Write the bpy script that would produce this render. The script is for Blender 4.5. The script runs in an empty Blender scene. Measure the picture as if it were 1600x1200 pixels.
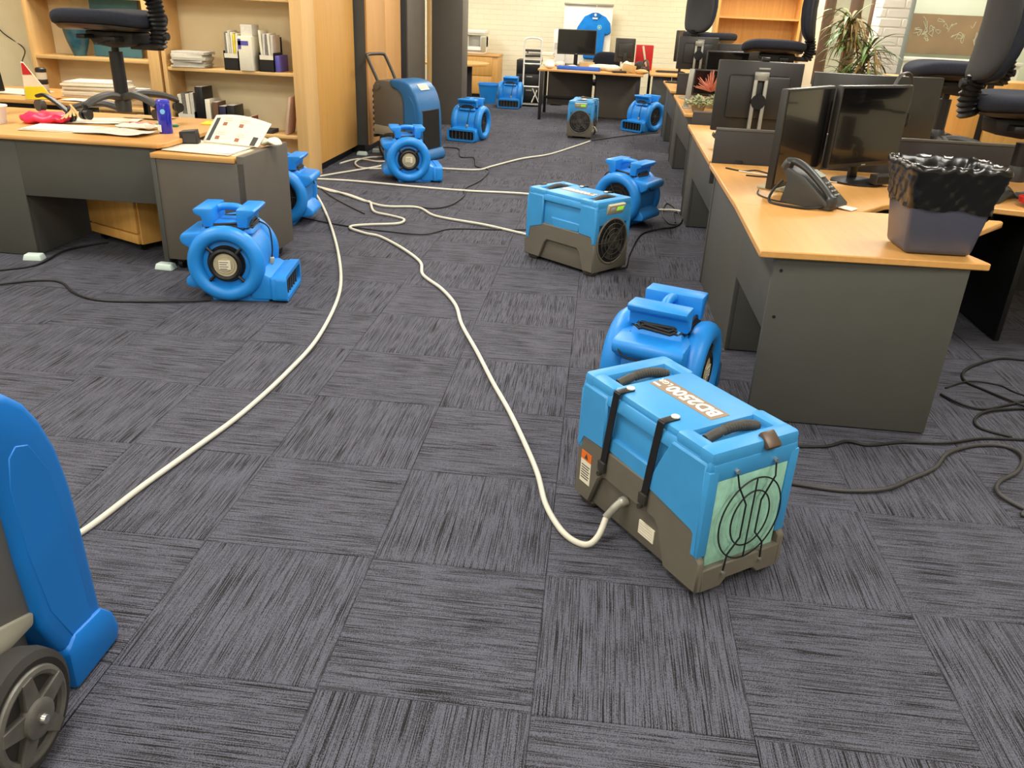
import bpy, bmesh, math, random
from mathutils import Vector, Matrix
random.seed(7)
SC = bpy.context.scene
COL = SC.collection
PI = math.pi
def R(d): return math.radians(d)

# ---------------- camera, world, lights, exposure ----------------
cam_d = bpy.data.cameras.new('camera'); cam = bpy.data.objects.new('camera', cam_d); COL.objects.link(cam)
cam_d.sensor_width = 36.0; cam_d.lens = 36.0*1263.4/1600.0; cam_d.clip_start = .05; cam_d.clip_end = 100
_r = Vector((0.9932224, 0.1080397, 0.0428575)); _u = Vector((-0.0839561, 0.4118850, 0.9073600)); _b = Vector((0.0803786, -0.9048084, 0.4181640))
cam.matrix_world = Matrix(((_r.x,_u.x,_b.x,0),(_r.y,_u.y,_b.y,0),(_r.z,_u.z,_b.z,1.4437),(0,0,0,1)))
SC.camera = cam
w = bpy.data.worlds.new('world'); SC.world = w; w.use_nodes = True
w.node_tree.nodes['Background'].inputs[0].default_value = (1, .98, .93, 1)
w.node_tree.nodes['Background'].inputs[1].default_value = .35
CEIL = 2.75
LIGHT_ROWS = [-1.2, 1.4, 4.0, 6.6, 9.2, 11.8, 14.4]
LIGHT_COLS = [(-3.9, 0), (-0.9, 0), (2.1, 0)]
LAMPS = [(lx, ly) for ly in LIGHT_ROWS for lx, _ in LIGHT_COLS]+[(4.2, 10.5)]  # the last lamp is added to brighten the glazed office
for lx, ly in LAMPS:
    if True:
        ld = bpy.data.lights.new('ceiling_lamp', 'AREA'); ld.shape = 'RECTANGLE'; ld.size = .55; ld.size_y = 1.15
        ld.energy = 42; ld.color = (1, .955, .86)
        lo = bpy.data.objects.new('ceiling_lamp', ld); COL.objects.link(lo); lo.location = (lx, ly, CEIL-.03)
vs = SC.view_settings
vs.view_transform = 'Standard'; vs.look = 'None'; vs.gamma = 1; vs.use_curve_mapping = False
vs.exposure = 0.35

# ---------------- materials ----------------
def lin(c):
    o = []
    for v in c[:3]:
        v /= 255.0
        o.append(v/12.92 if v <= .04045 else ((v+.055)/1.055)**2.4)
    return (*o, 1)
MATS = {}
def base_mat(name):
    m = bpy.data.materials.new(name); m.use_nodes = True
    nt = m.node_tree; return m, nt, nt.nodes['Principled BSDF']
def pm(name, rgb, rough=.5, metal=0, var=.1, ns=6, bump=0, bs=150, coat=0, emit=0, trans=0, alpha=1, spec=.5):
    if name in MATS: return MATS[name]
    m, nt, p = base_mat(name); N = nt.nodes; L = nt.links
    c = lin(rgb)
    p.inputs['Roughness'].default_value = rough; p.inputs['Metallic'].default_value = metal
    p.inputs['Coat Weight'].default_value = coat; p.inputs['Specular IOR Level'].default_value = spec
    tc = N.new('ShaderNodeTexCoord')
    no = N.new('ShaderNodeTexNoise'); no.inputs['Scale'].default_value = ns; no.inputs['Detail'].default_value = 4
    L.new(tc.outputs['Object'], no.inputs['Vector'])
    ra = N.new('ShaderNodeValToRGB'); ra.color_ramp.elements[0].position = .3; ra.color_ramp.elements[1].position = .7
    ra.color_ramp.elements[0].color = (c[0]*(1-var), c[1]*(1-var), c[2]*(1-var), 1)
    ra.color_ramp.elements[1].color = (min(1,c[0]*(1+var)), min(1,c[1]*(1+var)), min(1,c[2]*(1+var)), 1)
    L.new(no.outputs['Fac'], ra.inputs['Fac']); L.new(ra.outputs['Color'], p.inputs['Base Color'])
    if bump:
        n2 = N.new('ShaderNodeTexNoise'); n2.inputs['Scale'].default_value = bs; n2.inputs['Detail'].default_value = 3
        L.new(tc.outputs['Object'], n2.inputs['Vector'])
        b = N.new('ShaderNodeBump'); b.inputs['Strength'].default_value = bump; b.inputs['Distance'].default_value = .002
        L.new(n2.outputs['Fac'], b.inputs['Height']); L.new(b.outputs['Normal'], p.inputs['Normal'])
    if emit:
        L.new(ra.outputs['Color'], p.inputs['Emission Color']); p.inputs['Emission Strength'].default_value = emit
    if trans: p.inputs['Transmission Weight'].default_value = trans
    if alpha < 1: p.inputs['Alpha'].default_value = alpha
    MATS[name] = m; return m
def wood(name, rgb, axis='x', amt=.16, rough=.42):
    if name in MATS: return MATS[name]
    m, nt, p = base_mat(name); N = nt.nodes; L = nt.links; c = lin(rgb)
    p.inputs['Roughness'].default_value = rough
    tc = N.new('ShaderNodeTexCoord'); mp = N.new('ShaderNodeMapping')
    s = [38, 38, 38]; s['xyz'.index(axis)] = 1.6
    mp.inputs['Scale'].default_value = s; L.new(tc.outputs['Object'], mp.inputs['Vector'])
    no = N.new('ShaderNodeTexNoise'); no.inputs['Scale'].default_value = 1; no.inputs['Detail'].default_value = 5; no.inputs['Distortion'].default_value = .6
    L.new(mp.outputs['Vector'], no.inputs['Vector'])
    n2 = N.new('ShaderNodeTexNoise'); n2.inputs['Scale'].default_value = 1.7; L.new(tc.outputs['Object'], n2.inputs['Vector'])
    mx = N.new('ShaderNodeMath'); mx.operation = 'MULTIPLY_ADD'; mx.inputs[1].default_value = .35
    L.new(n2.outputs['Fac'], mx.inputs[0]); L.new(no.outputs['Fac'], mx.inputs[2])
    ra = N.new('ShaderNodeValToRGB'); ra.color_ramp.elements[0].position = .4; ra.color_ramp.elements[1].position = .9
    ra.color_ramp.elements[0].color = (c[0]*(1-amt), c[1]*(1-amt*1.25), c[2]*(1-amt*1.6), 1)
    ra.color_ramp.elements[1].color = (min(1,c[0]*(1+amt*.6)), min(1,c[1]*(1+amt*.6)), min(1,c[2]*(1+amt*.5)), 1)
    L.new(mx.outputs[0], ra.inputs['Fac']); L.new(ra.outputs['Color'], p.inputs['Base Color'])
    MATS[name] = m; return m
def carpet():
    m, nt, p = base_mat('carpet'); N = nt.nodes; L = nt.links
    p.inputs['Roughness'].default_value = .95; p.inputs['Specular IOR Level'].default_value = .15
    uv = N.new('ShaderNodeUVMap'); uv.uv_map = 'UVMap'
    oi = N.new('ShaderNodeObjectInfo')
    ml = N.new('ShaderNodeMath'); ml.operation = 'MULTIPLY'; ml.inputs[1].default_value = 37
    L.new(oi.outputs['Random'], ml.inputs[0])
    ad = N.new('ShaderNodeVectorMath'); ad.operation = 'ADD'; L.new(uv.outputs['UV'], ad.inputs[0]); L.new(ml.outputs[0], ad.inputs[1])
    def stripe(sx, sy, det=2):
        mp = N.new('ShaderNodeMapping'); mp.inputs['Scale'].default_value = (sx, sy, 1); L.new(ad.outputs[0], mp.inputs['Vector'])
        t = N.new('ShaderNodeTexNoise'); t.noise_dimensions = '2D'; t.inputs['Scale'].default_value = 1; t.inputs['Detail'].default_value = det
        L.new(mp.outputs['Vector'], t.inputs['Vector']); return t.outputs['Fac']
    a = stripe(330, 4.5, 2); b = stripe(85, 3.0, 1); c = stripe(330, 330, 2); d = stripe(9, 9, 2)
    def ma(op, x, y):
        n = N.new('ShaderNodeMath'); n.operation = op
        for i, v in enumerate((x, y)):
            if isinstance(v, (int, float)): n.inputs[i].default_value = v
            else: L.new(v, n.inputs[i])
        return n.outputs[0]
    s = ma('ADD', ma('MULTIPLY', a, .85), ma('MULTIPLY', b, .38))
    s = ma('ADD', s, ma('MULTIPLY', c, .5)); s = ma('ADD', s, ma('MULTIPLY', d, .22))
    sx_ = N.new('ShaderNodeSeparateXYZ'); L.new(ad.outputs[0], sx_.inputs[0])
    rib = ma('SINE', ma('MULTIPLY', sx_.outputs['X'], 2*PI/.0062), 0)
    s = ma('ADD', s, ma('MULTIPLY', rib, .05))
    ra = N.new('ShaderNodeValToRGB'); e = ra.color_ramp.elements
    e[0].color = lin((35, 34, 35)); e[1].color = lin((45, 44, 46))
    k = e.new(.99); k.color = lin((99, 100, 112))
    L.new(s, ra.inputs['Fac']); L.new(ra.outputs['Color'], p.inputs['Base Color'])
    # the ramp input is limited to 0..1, so rescale first
    sc = ma('MULTIPLY', ma('SUBTRACT', s, .66), 1.65); L.new(sc, ra.inputs['Fac'])
    e[0].position = .28; e[1].position = .57; e[2].position = .84
    bp = N.new('ShaderNodeBump'); bp.inputs['Strength'].default_value = .5; bp.inputs['Distance'].default_value = .003
    L.new(s, bp.inputs['Height']); L.new(bp.outputs['Normal'], p.inputs['Normal'])
    return m
def brickmat(name, rgb):
    m, nt, p = base_mat(name); N = nt.nodes; L = nt.links
    tc = N.new('ShaderNodeTexCoord'); mp = N.new('ShaderNodeMapping'); L.new(tc.outputs['Object'], mp.inputs['Vector'])
    mp.inputs['Rotation'].default_value = (R(90), 0, 0)
    bt = N.new('ShaderNodeTexBrick'); bt.inputs['Scale'].default_value = 1; bt.inputs['Brick Width'].default_value = .24
    bt.inputs['Row Height'].default_value = .086; bt.inputs['Mortar Size'].default_value = .006; bt.inputs['Mortar Smooth'].default_value = .5
    c = lin(rgb); bt.inputs['Color1'].default_value = c; bt.inputs['Color2'].default_value = (c[0]*.98, c[1]*.98, c[2]*.97, 1)
    bt.inputs['Mortar'].default_value = (c[0]*.95, c[1]*.95, c[2]*.93, 1)
    L.new(mp.outputs['Vector'], bt.inputs['Vector']); L.new(bt.outputs['Color'], p.inputs['Base Color'])
    b = N.new('ShaderNodeBump'); b.invert = True; b.inputs['Strength'].default_value = .5; b.inputs['Distance'].default_value = .008
    L.new(bt.outputs['Fac'], b.inputs['Height']); L.new(b.outputs['Normal'], p.inputs['Normal'])
    p.inputs['Roughness'].default_value = .6
    return m
def glassmat(name, rgb=(225, 235, 230), a=.12):
    m, nt, p = base_mat(name); N = nt.nodes; L = nt.links
    nt.nodes.remove(p); p = N.new('ShaderNodeBsdfGlossy'); p.inputs['Color'].default_value = lin(rgb); p.inputs['Roughness'].default_value = .02
    tr = N.new('ShaderNodeBsdfTransparent'); mx = N.new('ShaderNodeMixShader'); mx.inputs[0].default_value = a
    L.new(tr.outputs[0], mx.inputs[1]); L.new(p.outputs[0], mx.inputs[2]); L.new(mx.outputs[0], N['Material Output'].inputs[0])
    return m
CARPET = carpet()
WALL = pm('wall_paint', (240, 229, 196), .75, var=.02, bump=.15, bs=90)
BRICKW = brickmat('painted_brick', (243, 236, 208))
BRICKP = pm('pillar_brick_paint', (240, 234, 222), .6, var=.03, bump=.3, bs=60)
MORTAR = pm('pillar_mortar', (236, 230, 218), .8, var=.04)
SUB = pm('subfloor', (30, 30, 32), .9)
CEILM = pm('ceiling_tile', (238, 234, 222), .8, var=.02)
BEECH = wood('beech', (208, 155, 88), 'x', .1)
BEECHY = wood('beech_along', (208, 155, 88), 'y', .1)
BEECHZ = wood('beech_upright', (212, 161, 86), 'z', .12)
BIRCHZ = wood('pale_beech_upright', (226, 184, 122), 'z', .08)
BIRCH = wood('pale_beech', (226, 186, 124), 'x', .08)
EDGE = wood('beech_edge', (222, 165, 88), 'x', .1)
GREY = pm('grey_laminate', (74, 74, 69), .55, var=.04, bump=.12, bs=500)
GREYB = pm('warm_grey_laminate', (90, 84, 75), .55, var=.04, bump=.12, bs=500)
DGREY = pm('dark_grey_panel', (50, 48, 48), .6, var=.06)
BLACK = pm('black_plastic', (18, 18, 19), .42, var=.15)
BLACKM = pm('black_metal', (15, 15, 16), .5, var=.1)
SCREEN = pm('screen_glass', (9, 9, 10), .16, var=.1, coat=.4)
MONBACK = pm('monitor_shell', (44, 43, 40), .4, var=.1)
SILVER = pm('silver_plastic', (165, 163, 152), .35, .35, var=.05)
CHROME = pm('chrome', (205, 203, 196), .2, .9, var=.04)
FABRIC = pm('charcoal_fabric', (40, 43, 52), .95, var=.12, ns=60, bump=.35, bs=700, spec=.2)
BLUE = pm('blue_plastic', (30, 136, 222), .42, var=.06, ns=9, bump=.06, bs=260)
BLUE2 = pm('cover_blue_plastic', (58, 146, 206), .46, var=.06, ns=9, bump=.08, bs=260)
BLUE3 = pm('shell_blue_plastic', (8, 112, 198), .42, var=.06, ns=5, bump=.06, bs=260)
BLUED = pm('deep_blue_shell', (22, 100, 158), .42, var=.06, ns=5, bump=.06, bs=260)
BGREY = pm('base_grey_plastic', (100, 95, 84), .6, var=.06, bump=.15, bs=300)
HGREY = pm('shell_grey_plastic', (96, 94, 88), .55, var=.05, bump=.1, bs=300)
BEIGE = pm('beige_plastic', (176, 168, 140), .5, var=.06)
TEAL = pm('filter_foam', (150, 202, 182), .95, var=.14, ns=30, bump=.6, bs=400)
WHITE = pm('white_plastic', (232, 230, 220), .45, var=.03)
PAPER = pm('paper', (228, 221, 198), .8, var=.03, ns=12)
PAPER2 = pm('grey_paper', (206, 200, 186), .85, var=.06, ns=40)
HOSE = pm('white_hose', (208, 204, 188), .5, var=.05, ns=20)
CORD = pm('black_cord', (22, 21, 22), .6, var=.1)
RUBBER = pm('rubber', (38, 36, 33), .7, var=.2, ns=14)
ORANGE = pm('orange_print', (226, 110, 30), .6)
FOAM = pm('foam_block', (206, 224, 216), .85, var=.05)
GREENLCD = pm('green_screen', (150, 214, 60), .4, emit=.5)
RED = pm('red_card', (196, 30, 32), .5, var=.08)
PINK = pm('pink_plastic_bag', (226, 42, 84), .35, var=.25, ns=25)
LEAF = pm('leaf_green', (104, 116, 52), .5, var=.35, ns=9)
LEAFD = pm('leaf_olive', (140, 112, 60), .55, var=.3, ns=9)
SUCC = pm('succulent_green', (148, 152, 112), .6, var=.3, ns=40)
FLOWER = pm('dusty_pink_petals', (206, 126, 100), .7, var=.25, ns=30)
TEALV = pm('vase_glaze', (44, 88, 104), .28, var=.4, ns=14)
TAN = pm('tan_label', (142, 120, 98), .6)
CARD = pm('cardboard', (196, 160, 104), .8, var=.06)
CANB = pm('blue_can', (26, 34, 168), .25, var=.1, coat=.5)
PURPLE = pm('violet_print', (92, 84, 170), .6)
YELLOW = pm('yellow_print', (238, 214, 30), .5)
INK = pm('ink_print', (60, 58, 56), .7)
REDINK = pm('red_print', (158, 98, 74), .7)
BINPL = pm('bin_plastic', (74, 76, 90), .3, var=.05)
BAG = pm('bin_liner', (22, 22, 21), .24, var=.2, bump=.5, bs=16)
BROWN = pm('brown_frame', (96, 72, 52), .6)
GLASS = glassmat('pane_glass')

# ---------------- mesh helpers ----------------
def new(): return bmesh.new()
def append(bm, sub, mat=None):
    if mat is not None: bmesh.ops.transform(sub, matrix=mat, verts=sub.verts)
    mp = {}
    for v in sub.verts: mp[v] = bm.verts.new(v.co)
    for f in sub.faces:
        try: bm.faces.new([mp[v] for v in f.verts])
        except ValueError: pass
    sub.free(); return bm
def rotm(rx=0, ry=0, rz=0):
    return Matrix.Rotation(R(rz), 4, 'Z') @ Matrix.Rotation(R(ry), 4, 'Y') @ Matrix.Rotation(R(rx), 4, 'X')
def box(bm, c, s, rot=None, bev=0, seg=2):
    sub = bmesh.new(); bmesh.ops.create_cube(sub, size=1)
    bmesh.ops.scale(sub, vec=s, verts=sub.verts)
    if bev: bmesh.ops.bevel(sub, geom=sub.edges[:], offset=min(bev, .49*min(s)), segments=seg, affect='EDGES', profile=.5)
    m = Matrix.Translation(c)
    if rot is not None: m = m @ rotm(*rot)
    return append(bm, sub, m)
def bx(bm, x0, x1, y0, y1, z0, z1, bev=0, seg=2):
    return box(bm, ((x0+x1)/2, (y0+y1)/2, (z0+z1)/2), (abs(x1-x0), abs(y1-y0), abs(z1-z0)), None, bev, seg)
def tbox(bm, z0, h0, z1, h1, bev=0, seg=2, c0=(0,0), c1=(0,0)):
    sub = bmesh.new(); vs_ = []
    for z, h, c in ((z0, h0, c0), (z1, h1, c1)):
        for sx, sy in ((-1,-1),(1,-1),(1,1),(-1,1)): vs_.append(sub.verts.new((c[0]+sx*h[0], c[1]+sy*h[1], z)))
    for f in ((3,2,1,0),(4,5,6,7),(0,1,5,4),(1,2,6,5),(2,3,7,6),(3,0,4,7)): sub.faces.new([vs_[i] for i in f])
    if bev: bmesh.ops.bevel(sub, geom=sub.edges[:], offset=bev, segments=seg, affect='EDGES', profile=.5)
    return append(bm, sub)
def prism(bm, pts, axis, a, b, bev=0, seg=2):
    """polygon pts extruded along axis from a to b. axis 'y': pts are (x,z); 'x': (y,z); 'z': (x,y)"""
    sub = bmesh.new()
    def P(u, v, t): return {'y': (u, t, v), 'x': (t, u, v), 'z': (u, v, t)}[axis]
    lo = [sub.verts.new(P(u, v, a)) for u, v in pts]; hi = [sub.verts.new(P(u, v, b)) for u, v in pts]
    sub.faces.new(lo); sub.faces.new(hi[::-1])
    n = len(pts)
    for i in range(n): sub.faces.new((lo[i], hi[i], hi[(i+1) % n], lo[(i+1) % n]))
    bmesh.ops.recalc_face_normals(sub, faces=sub.faces[:])
    if bev:
        es = [e for e in sub.edges if len(e.link_faces) == 2 and e.calc_face_angle(0) > R(35)]
        bmesh.ops.bevel(sub, geom=es, offset=bev, segments=seg, affect='EDGES', profile=.5)
    return append(bm, sub)
def cyl(bm, p0, p1, r0, r1=None, n=16):
    r1 = r0 if r1 is None else r1
    p0 = Vector(p0); p1 = Vector(p1); d = (p1-p0).normalized()
    a = d.orthogonal().normalized(); b = d.cross(a)
    l0 = [bm.verts.new(p0+(a*math.cos(2*PI*i/n)+b*math.sin(2*PI*i/n))*r0) for i in range(n)]
    l1 = [bm.verts.new(p1+(a*math.cos(2*PI*i/n)+b*math.sin(2*PI*i/n))*r1) for i in range(n)]
    for i in range(n): bm.faces.new((l0[i], l0[(i+1)%n], l1[(i+1)%n], l1[i]))
    bm.faces.new(l0[::-1]); bm.faces.new(l1)
    return bm
def spline(pts, k=6, closed=False):
    P = [Vector(p) for p in pts]; n = len(P); out = []
    for i in range(n if closed else n-1):
        if closed: p0, p1, p2, p3 = P[(i-1)%n], P[i], P[(i+1)%n], P[(i+2)%n]
        else: p0, p1, p2, p3 = P[max(i-1,0)], P[i], P[i+1], P[min(i+2,n-1)]
        for j in range(k):
            t = j/k
            out.append(.5*((2*p1)+(p2-p0)*t+(2*p0-5*p1+4*p2-p3)*t*t+(3*p1-p0-3*p2+p3)*t**3))
    if not closed: out.append(P[-1])
    return out
def tube(bm, pts, r, n=8, closed=False, flat=None):
    """round tube along pts; r a number or a list; flat squeezes the section"""
    P = [Vector(p) for p in pts]; m = len(P); rings = []
    up = None
    for i in range(m):
        if closed: t = (P[(i+1)%m]-P[(i-1)%m])
        else: t = P[min(i+1,m-1)]-P[max(i-1,0)]
        if t.length < 1e-9: t = Vector((0,0,1))
        t.normalize()
        if up is None: up = t.orthogonal().normalized() if abs(t.z) > .95 else (Vector((0,0,1))-t*t.z).normalized()
        else:
            up = (up-t*up.dot(t))
            up = up.normalized() if up.length > 1e-6 else t.orthogonal().normalized()
        s = t.cross(up); rr = r[i] if isinstance(r, (list, tuple)) else r
        fz = flat or 1
        rings.append([bm.verts.new(P[i]+(s*math.cos(2*PI*k/n)+up*math.sin(2*PI*k/n)*fz)*rr) for k in range(n)])
    for i in range(m if closed else m-1):
        A, B = rings[i], rings[(i+1)%m]
        for k in range(n): bm.faces.new((A[k], A[(k+1)%n], B[(k+1)%n], B[k]))
    if not closed: bm.faces.new(rings[0][::-1]); bm.faces.new(rings[-1])
    return bm
def torus(bm, c, RR, r, axis='z', n=32, m=10, ry=None):
    c = Vector(c)
    def P(a, b):
        u, v, t = (RR+r*math.cos(b))*math.cos(a), (RR+r*math.cos(b))*math.sin(a), (ry or r)*math.sin(b)
        return c+Vector({'z': (u, v, t), 'y': (u, t, v), 'x': (t, u, v)}[axis])
    g = [[bm.verts.new(P(2*PI*i/n, 2*PI*j/m)) for j in range(m)] for i in range(n)]
    fs = []
    for i in range(n):
        for j in range(m): fs.append(bm.faces.new((g[i][j], g[(i+1)%n][j], g[(i+1)%n][(j+1)%m], g[i][(j+1)%m])))
    return bm
def lathe(bm, prof, c=(0,0,0), n=24, axis='z'):
    c = Vector(c); rings = []
    for r, z in prof:
        rings.append([bm.verts.new(c+Vector({'z': (r*math.cos(2*PI*i/n), r*math.sin(2*PI*i/n), z), 'y': (r*math.cos(2*PI*i/n), z, r*math.sin(2*PI*i/n)), 'x': (z, r*math.cos(2*PI*i/n), r*math.sin(2*PI*i/n))}[axis])) for i in range(n)])
    for a, b in zip(rings, rings[1:]):
        for i in range(n): bm.faces.new((a[i], a[(i+1)%n], b[(i+1)%n], b[i]))
    bm.faces.new(rings[0][::-1]); bm.faces.new(rings[-1])
    return bm
def cushion(bm, c, rad, e1=.5, e2=.45, nu=28, nv=14, fn=None, mat=None):
    def sp(v, e): return math.copysign(abs(v)**e, v)
    sub = bmesh.new(); g = []
    for j in range(1, nv):
        v = -PI/2+PI*j/nv; row = []
        for i in range(nu):
            u = 2*PI*i/nu
            p = Vector((rad[0]*sp(math.cos(v), e1)*sp(math.cos(u), e2), rad[1]*sp(math.cos(v), e1)*sp(math.sin(u), e2), rad[2]*sp(math.sin(v), e1)))
            if fn: p = fn(p)
            row.append(sub.verts.new(p))
        g.append(row)
    for a, b in zip(g, g[1:]):
        for i in range(nu): sub.faces.new((a[i], a[(i+1)%nu], b[(i+1)%nu], b[i]))
    sub.faces.new(g[0][::-1]); sub.faces.new(g[-1])
    m = Matrix.Translation(c)
    if mat is not None: m = m @ mat
    return append(bm, sub, m)
def loopframe(bm, outer, inner, axis, a, b):
    """a ring between two loops with the same number of points, extruded a..b"""
    def P(u, v, t): return {'y': (u, t, v), 'x': (t, u, v), 'z': (u, v, t)}[axis]
    n = len(outer)
    O = [[bm.verts.new(P(u, v, t)) for u, v in outer] for t in (a, b)]; I = [[bm.verts.new(P(u, v, t)) for u, v in inner] for t in (a, b)]
    for i in range(n):
        j = (i+1) % n
        bm.faces.new((O[0][i], O[0][j], O[1][j], O[1][i])); bm.faces.new((I[0][j], I[0][i], I[1][i], I[1][j]))
        bm.faces.new((O[1][i], O[1][j], I[1][j], I[1][i])); bm.faces.new((O[0][j], O[0][i], I[0][i], I[0][j]))
    return bm
def rrect(hu, hv, r, cu=0, cv=0, k=5):
    o = []
    for sx, sy, a0 in ((1,1,0),(-1,1,90),(-1,-1,180),(1,-1,270)):
        for i in range(k+1):
            a = R(a0+90*i/k); o.append((cu+sx*(hu-r)+r*math.cos(a), cv+sy*(hv-r)+r*math.sin(a)))
    return o
def mesh(bm, name, mat, sharp=38):
    bmesh.ops.recalc_face_normals(bm, faces=bm.faces[:])
    me = bpy.data.meshes.new(name); bm.to_mesh(me); bm.free()
    me.shade_smooth(); me.set_sharp_from_angle(angle=R(sharp))
    me.materials.append(mat); return me
def obj(name, bm, mat, parent=None, sharp=38):
    me = mesh(bm, name, mat, sharp) if isinstance(bm, bmesh.types.BMesh) else bm
    o = bpy.data.objects.new(name, me); COL.objects.link(o); o.parent = parent; return o
def tag(o, label, cat, group=None):
    o['label'] = label; o['category'] = cat
    if group: o['group'] = group
    return o
def thing(name, label, cat, loc=(0,0,0), rz=0, group=None):
    o = bpy.data.objects.new(name, None); COL.objects.link(o); o.empty_display_size = .1
    o.location = loc; o.rotation_euler = (0, 0, R(rz)); return tag(o, label, cat, group)
def single(name, bm, mat, label, cat, loc=(0,0,0), rz=0, group=None, sharp=38):
    o = obj(name, bm, mat, None, sharp); o.location = loc; o.rotation_euler = (0, 0, R(rz)); return tag(o, label, cat, group)
def struct(name, bm, mat, parent=None):
    o = obj(name, bm, mat, parent)
    if parent is None: o['kind'] = 'structure'
    return o
def clone(root, loc, rz, label, group=None):
    r = root.copy(); COL.objects.link(r); r.location = loc; r.rotation_euler = (0, 0, R(rz)); r['label'] = label
    if group: r['group'] = group
    for ch in list(root.children):
        c = ch.copy(); COL.objects.link(c); c.parent = r
        for g in ch.children:
            d = g.copy(); COL.objects.link(d); d.parent = c
    return r
def text_bm(body, size, depth=.0006, bold=.0):
    cu = bpy.data.curves.new('lettering', 'FONT'); cu.body = body; cu.size = size; cu.extrude = depth; cu.align_x = 'CENTER'; cu.align_y = 'CENTER'; cu.resolution_u = 3; cu.offset = bold
    t = bpy.data.objects.new('lettering', cu); COL.objects.link(t)
    bpy.context.view_layer.update()
    dg = bpy.context.evaluated_depsgraph_get()
    me = bpy.data.meshes.new_from_object(t.evaluated_get(dg))
    bm = bmesh.new(); bm.from_mesh(me)
    bpy.data.objects.remove(t); bpy.data.curves.remove(cu); bpy.data.meshes.remove(me)
    return bm

# ---------------- the setting ----------------
X0, X1, Y0, Y1 = -6.2, 5.6, -3.0, 16.2
b = new(); bx(b, X0, X1, Y0, Y1, -.12, -.0065); floor = struct('floor', b, SUB)
TS = .5; GX, GY = -.042, 1.357
def tile_bm():
    b = new(); h = TS/2-.0006
    tbox(b, -.0065, (h, h), -.002, (h, h)); 
    return b
def tile_mesh():
    bm = bmesh.new(); h = TS/2-.0005; hi = h-.0022
    lo = [bm.verts.new((sx*h, sy*h, -.0064)) for sx, sy in ((-1,-1),(1,-1),(1,1),(-1,1))]
    md = [bm.verts.new((sx*h, sy*h, -.0018)) for sx, sy in ((-1,-1),(1,-1),(1,1),(-1,1))]
    tp = [bm.verts.new((sx*hi, sy*hi, 0)) for sx, sy in ((-1,-1),(1,-1),(1,1),(-1,1))]
    bm.faces.new(tp)
    for i in range(4):
        j = (i+1) % 4
        bm.faces.new((lo[i], lo[j], md[j], md[i])); bm.faces.new((md[i], md[j], tp[j], tp[i]))
    uvl = bm.loops.layers.uv.new('UVMap')
    for f in bm.faces:
        for l in f.loops: l[uvl].uv = (l.vert.co.x, l.vert.co.y)
    me = bpy.data.meshes.new('carpet_tile'); bm.to_mesh(me); bm.free(); me.materials.append(CARPET); return me
TM = tile_mesh()
inv = cam.matrix_world.inverted()
cells = []
for i in range(-13, 13):
    for j in range(-9, 31):
        cx, cy = GX+(i+.5)*TS, GY+(j+.5)*TS
        if cx-.25 < X0 or cx+.25 > X1 or cy-.25 < Y0 or cy+.25 > Y1: continue
        q = inv @ Vector((cx, cy, 0)); d = -q.z
        vis = d > .3 and abs(q.x/d) < .70 and abs(q.y/d) < .56
        hid = (cx < -2.75 and cy > 7.4) or (cx > 2.2 and cy > 3.9) or (cx < -3.2 and cy > 4.9)
        cells.append((0 if vis and not hid else 1, (Vector((cx, cy, 0))-cam.location).length, i, j, cx, cy))
cells.sort()
rest = bmesh.new(); uvr = rest.loops.layers.uv.new('UVMap')
for n, (v, d, i, j, cx, cy) in enumerate(cells):
    rz = 0 if (i+j) % 2 == 0 else 90
    if v == 0 and n < 300:
        o = obj('carpet_tile', TM, None, floor); o.location = (cx, cy, 0); o.rotation_euler = (0, 0, R(rz))
    else:
        h = TS/2-.0012; ox, oy = random.random()*30, random.random()*30
        vs4 = [rest.verts.new((cx+sx*h, cy+sy*h, 0)) for sx, sy in ((-1,-1),(1,-1),(1,1),(-1,1))]
        vl = [rest.verts.new((cx+sx*h, cy+sy*h, -.006)) for sx, sy in ((-1,-1),(1,-1),(1,1),(-1,1))]
        fs = [rest.faces.new(vs4)]+[rest.faces.new((vl[k], vl[(k+1)%4], vs4[(k+1)%4], vs4[k])) for k in range(4)]
        for f in fs:
            for l in f.loops:
                x, y = l.vert.co.x-cx, l.vert.co.y-cy
                l[uvr].uv = (x+ox, y+oy) if rz == 0 else (y+ox, x+oy)
me = bpy.data.meshes.new('carpet_tiles'); rest.to_mesh(me); rest.free(); me.materials.append(CARPET)
o = obj('carpet_tiles', me, None, floor); o['kind'] = 'stuff'

b = new(); bx(b, X0, X1, Y0, Y1, CEIL, CEIL+.1); struct('ceiling', b, CEILM)
b = new(); bx(b, X0, 2.7, Y1, Y1+.12, 0, CEIL); wb = struct('wall_back', b, BRICKW)
b = new(); bx(b, X0-.12, X0, Y0, Y1, 0, CEIL); struct('wall_left', b, WALL)
b = new(); bx(b, X1, X1+.12, Y0, Y1, 0, CEIL); struct('wall_right', b, WALL)
b = new(); bx(b, X0, X1, Y0-.12, Y0, 0, CEIL); struct('wall_front', b, WALL)
b = new(); bx(b, X0, -3.04, 7.44, 7.54, 0, CEIL); struct('wall_partition', b, WALL)
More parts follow.
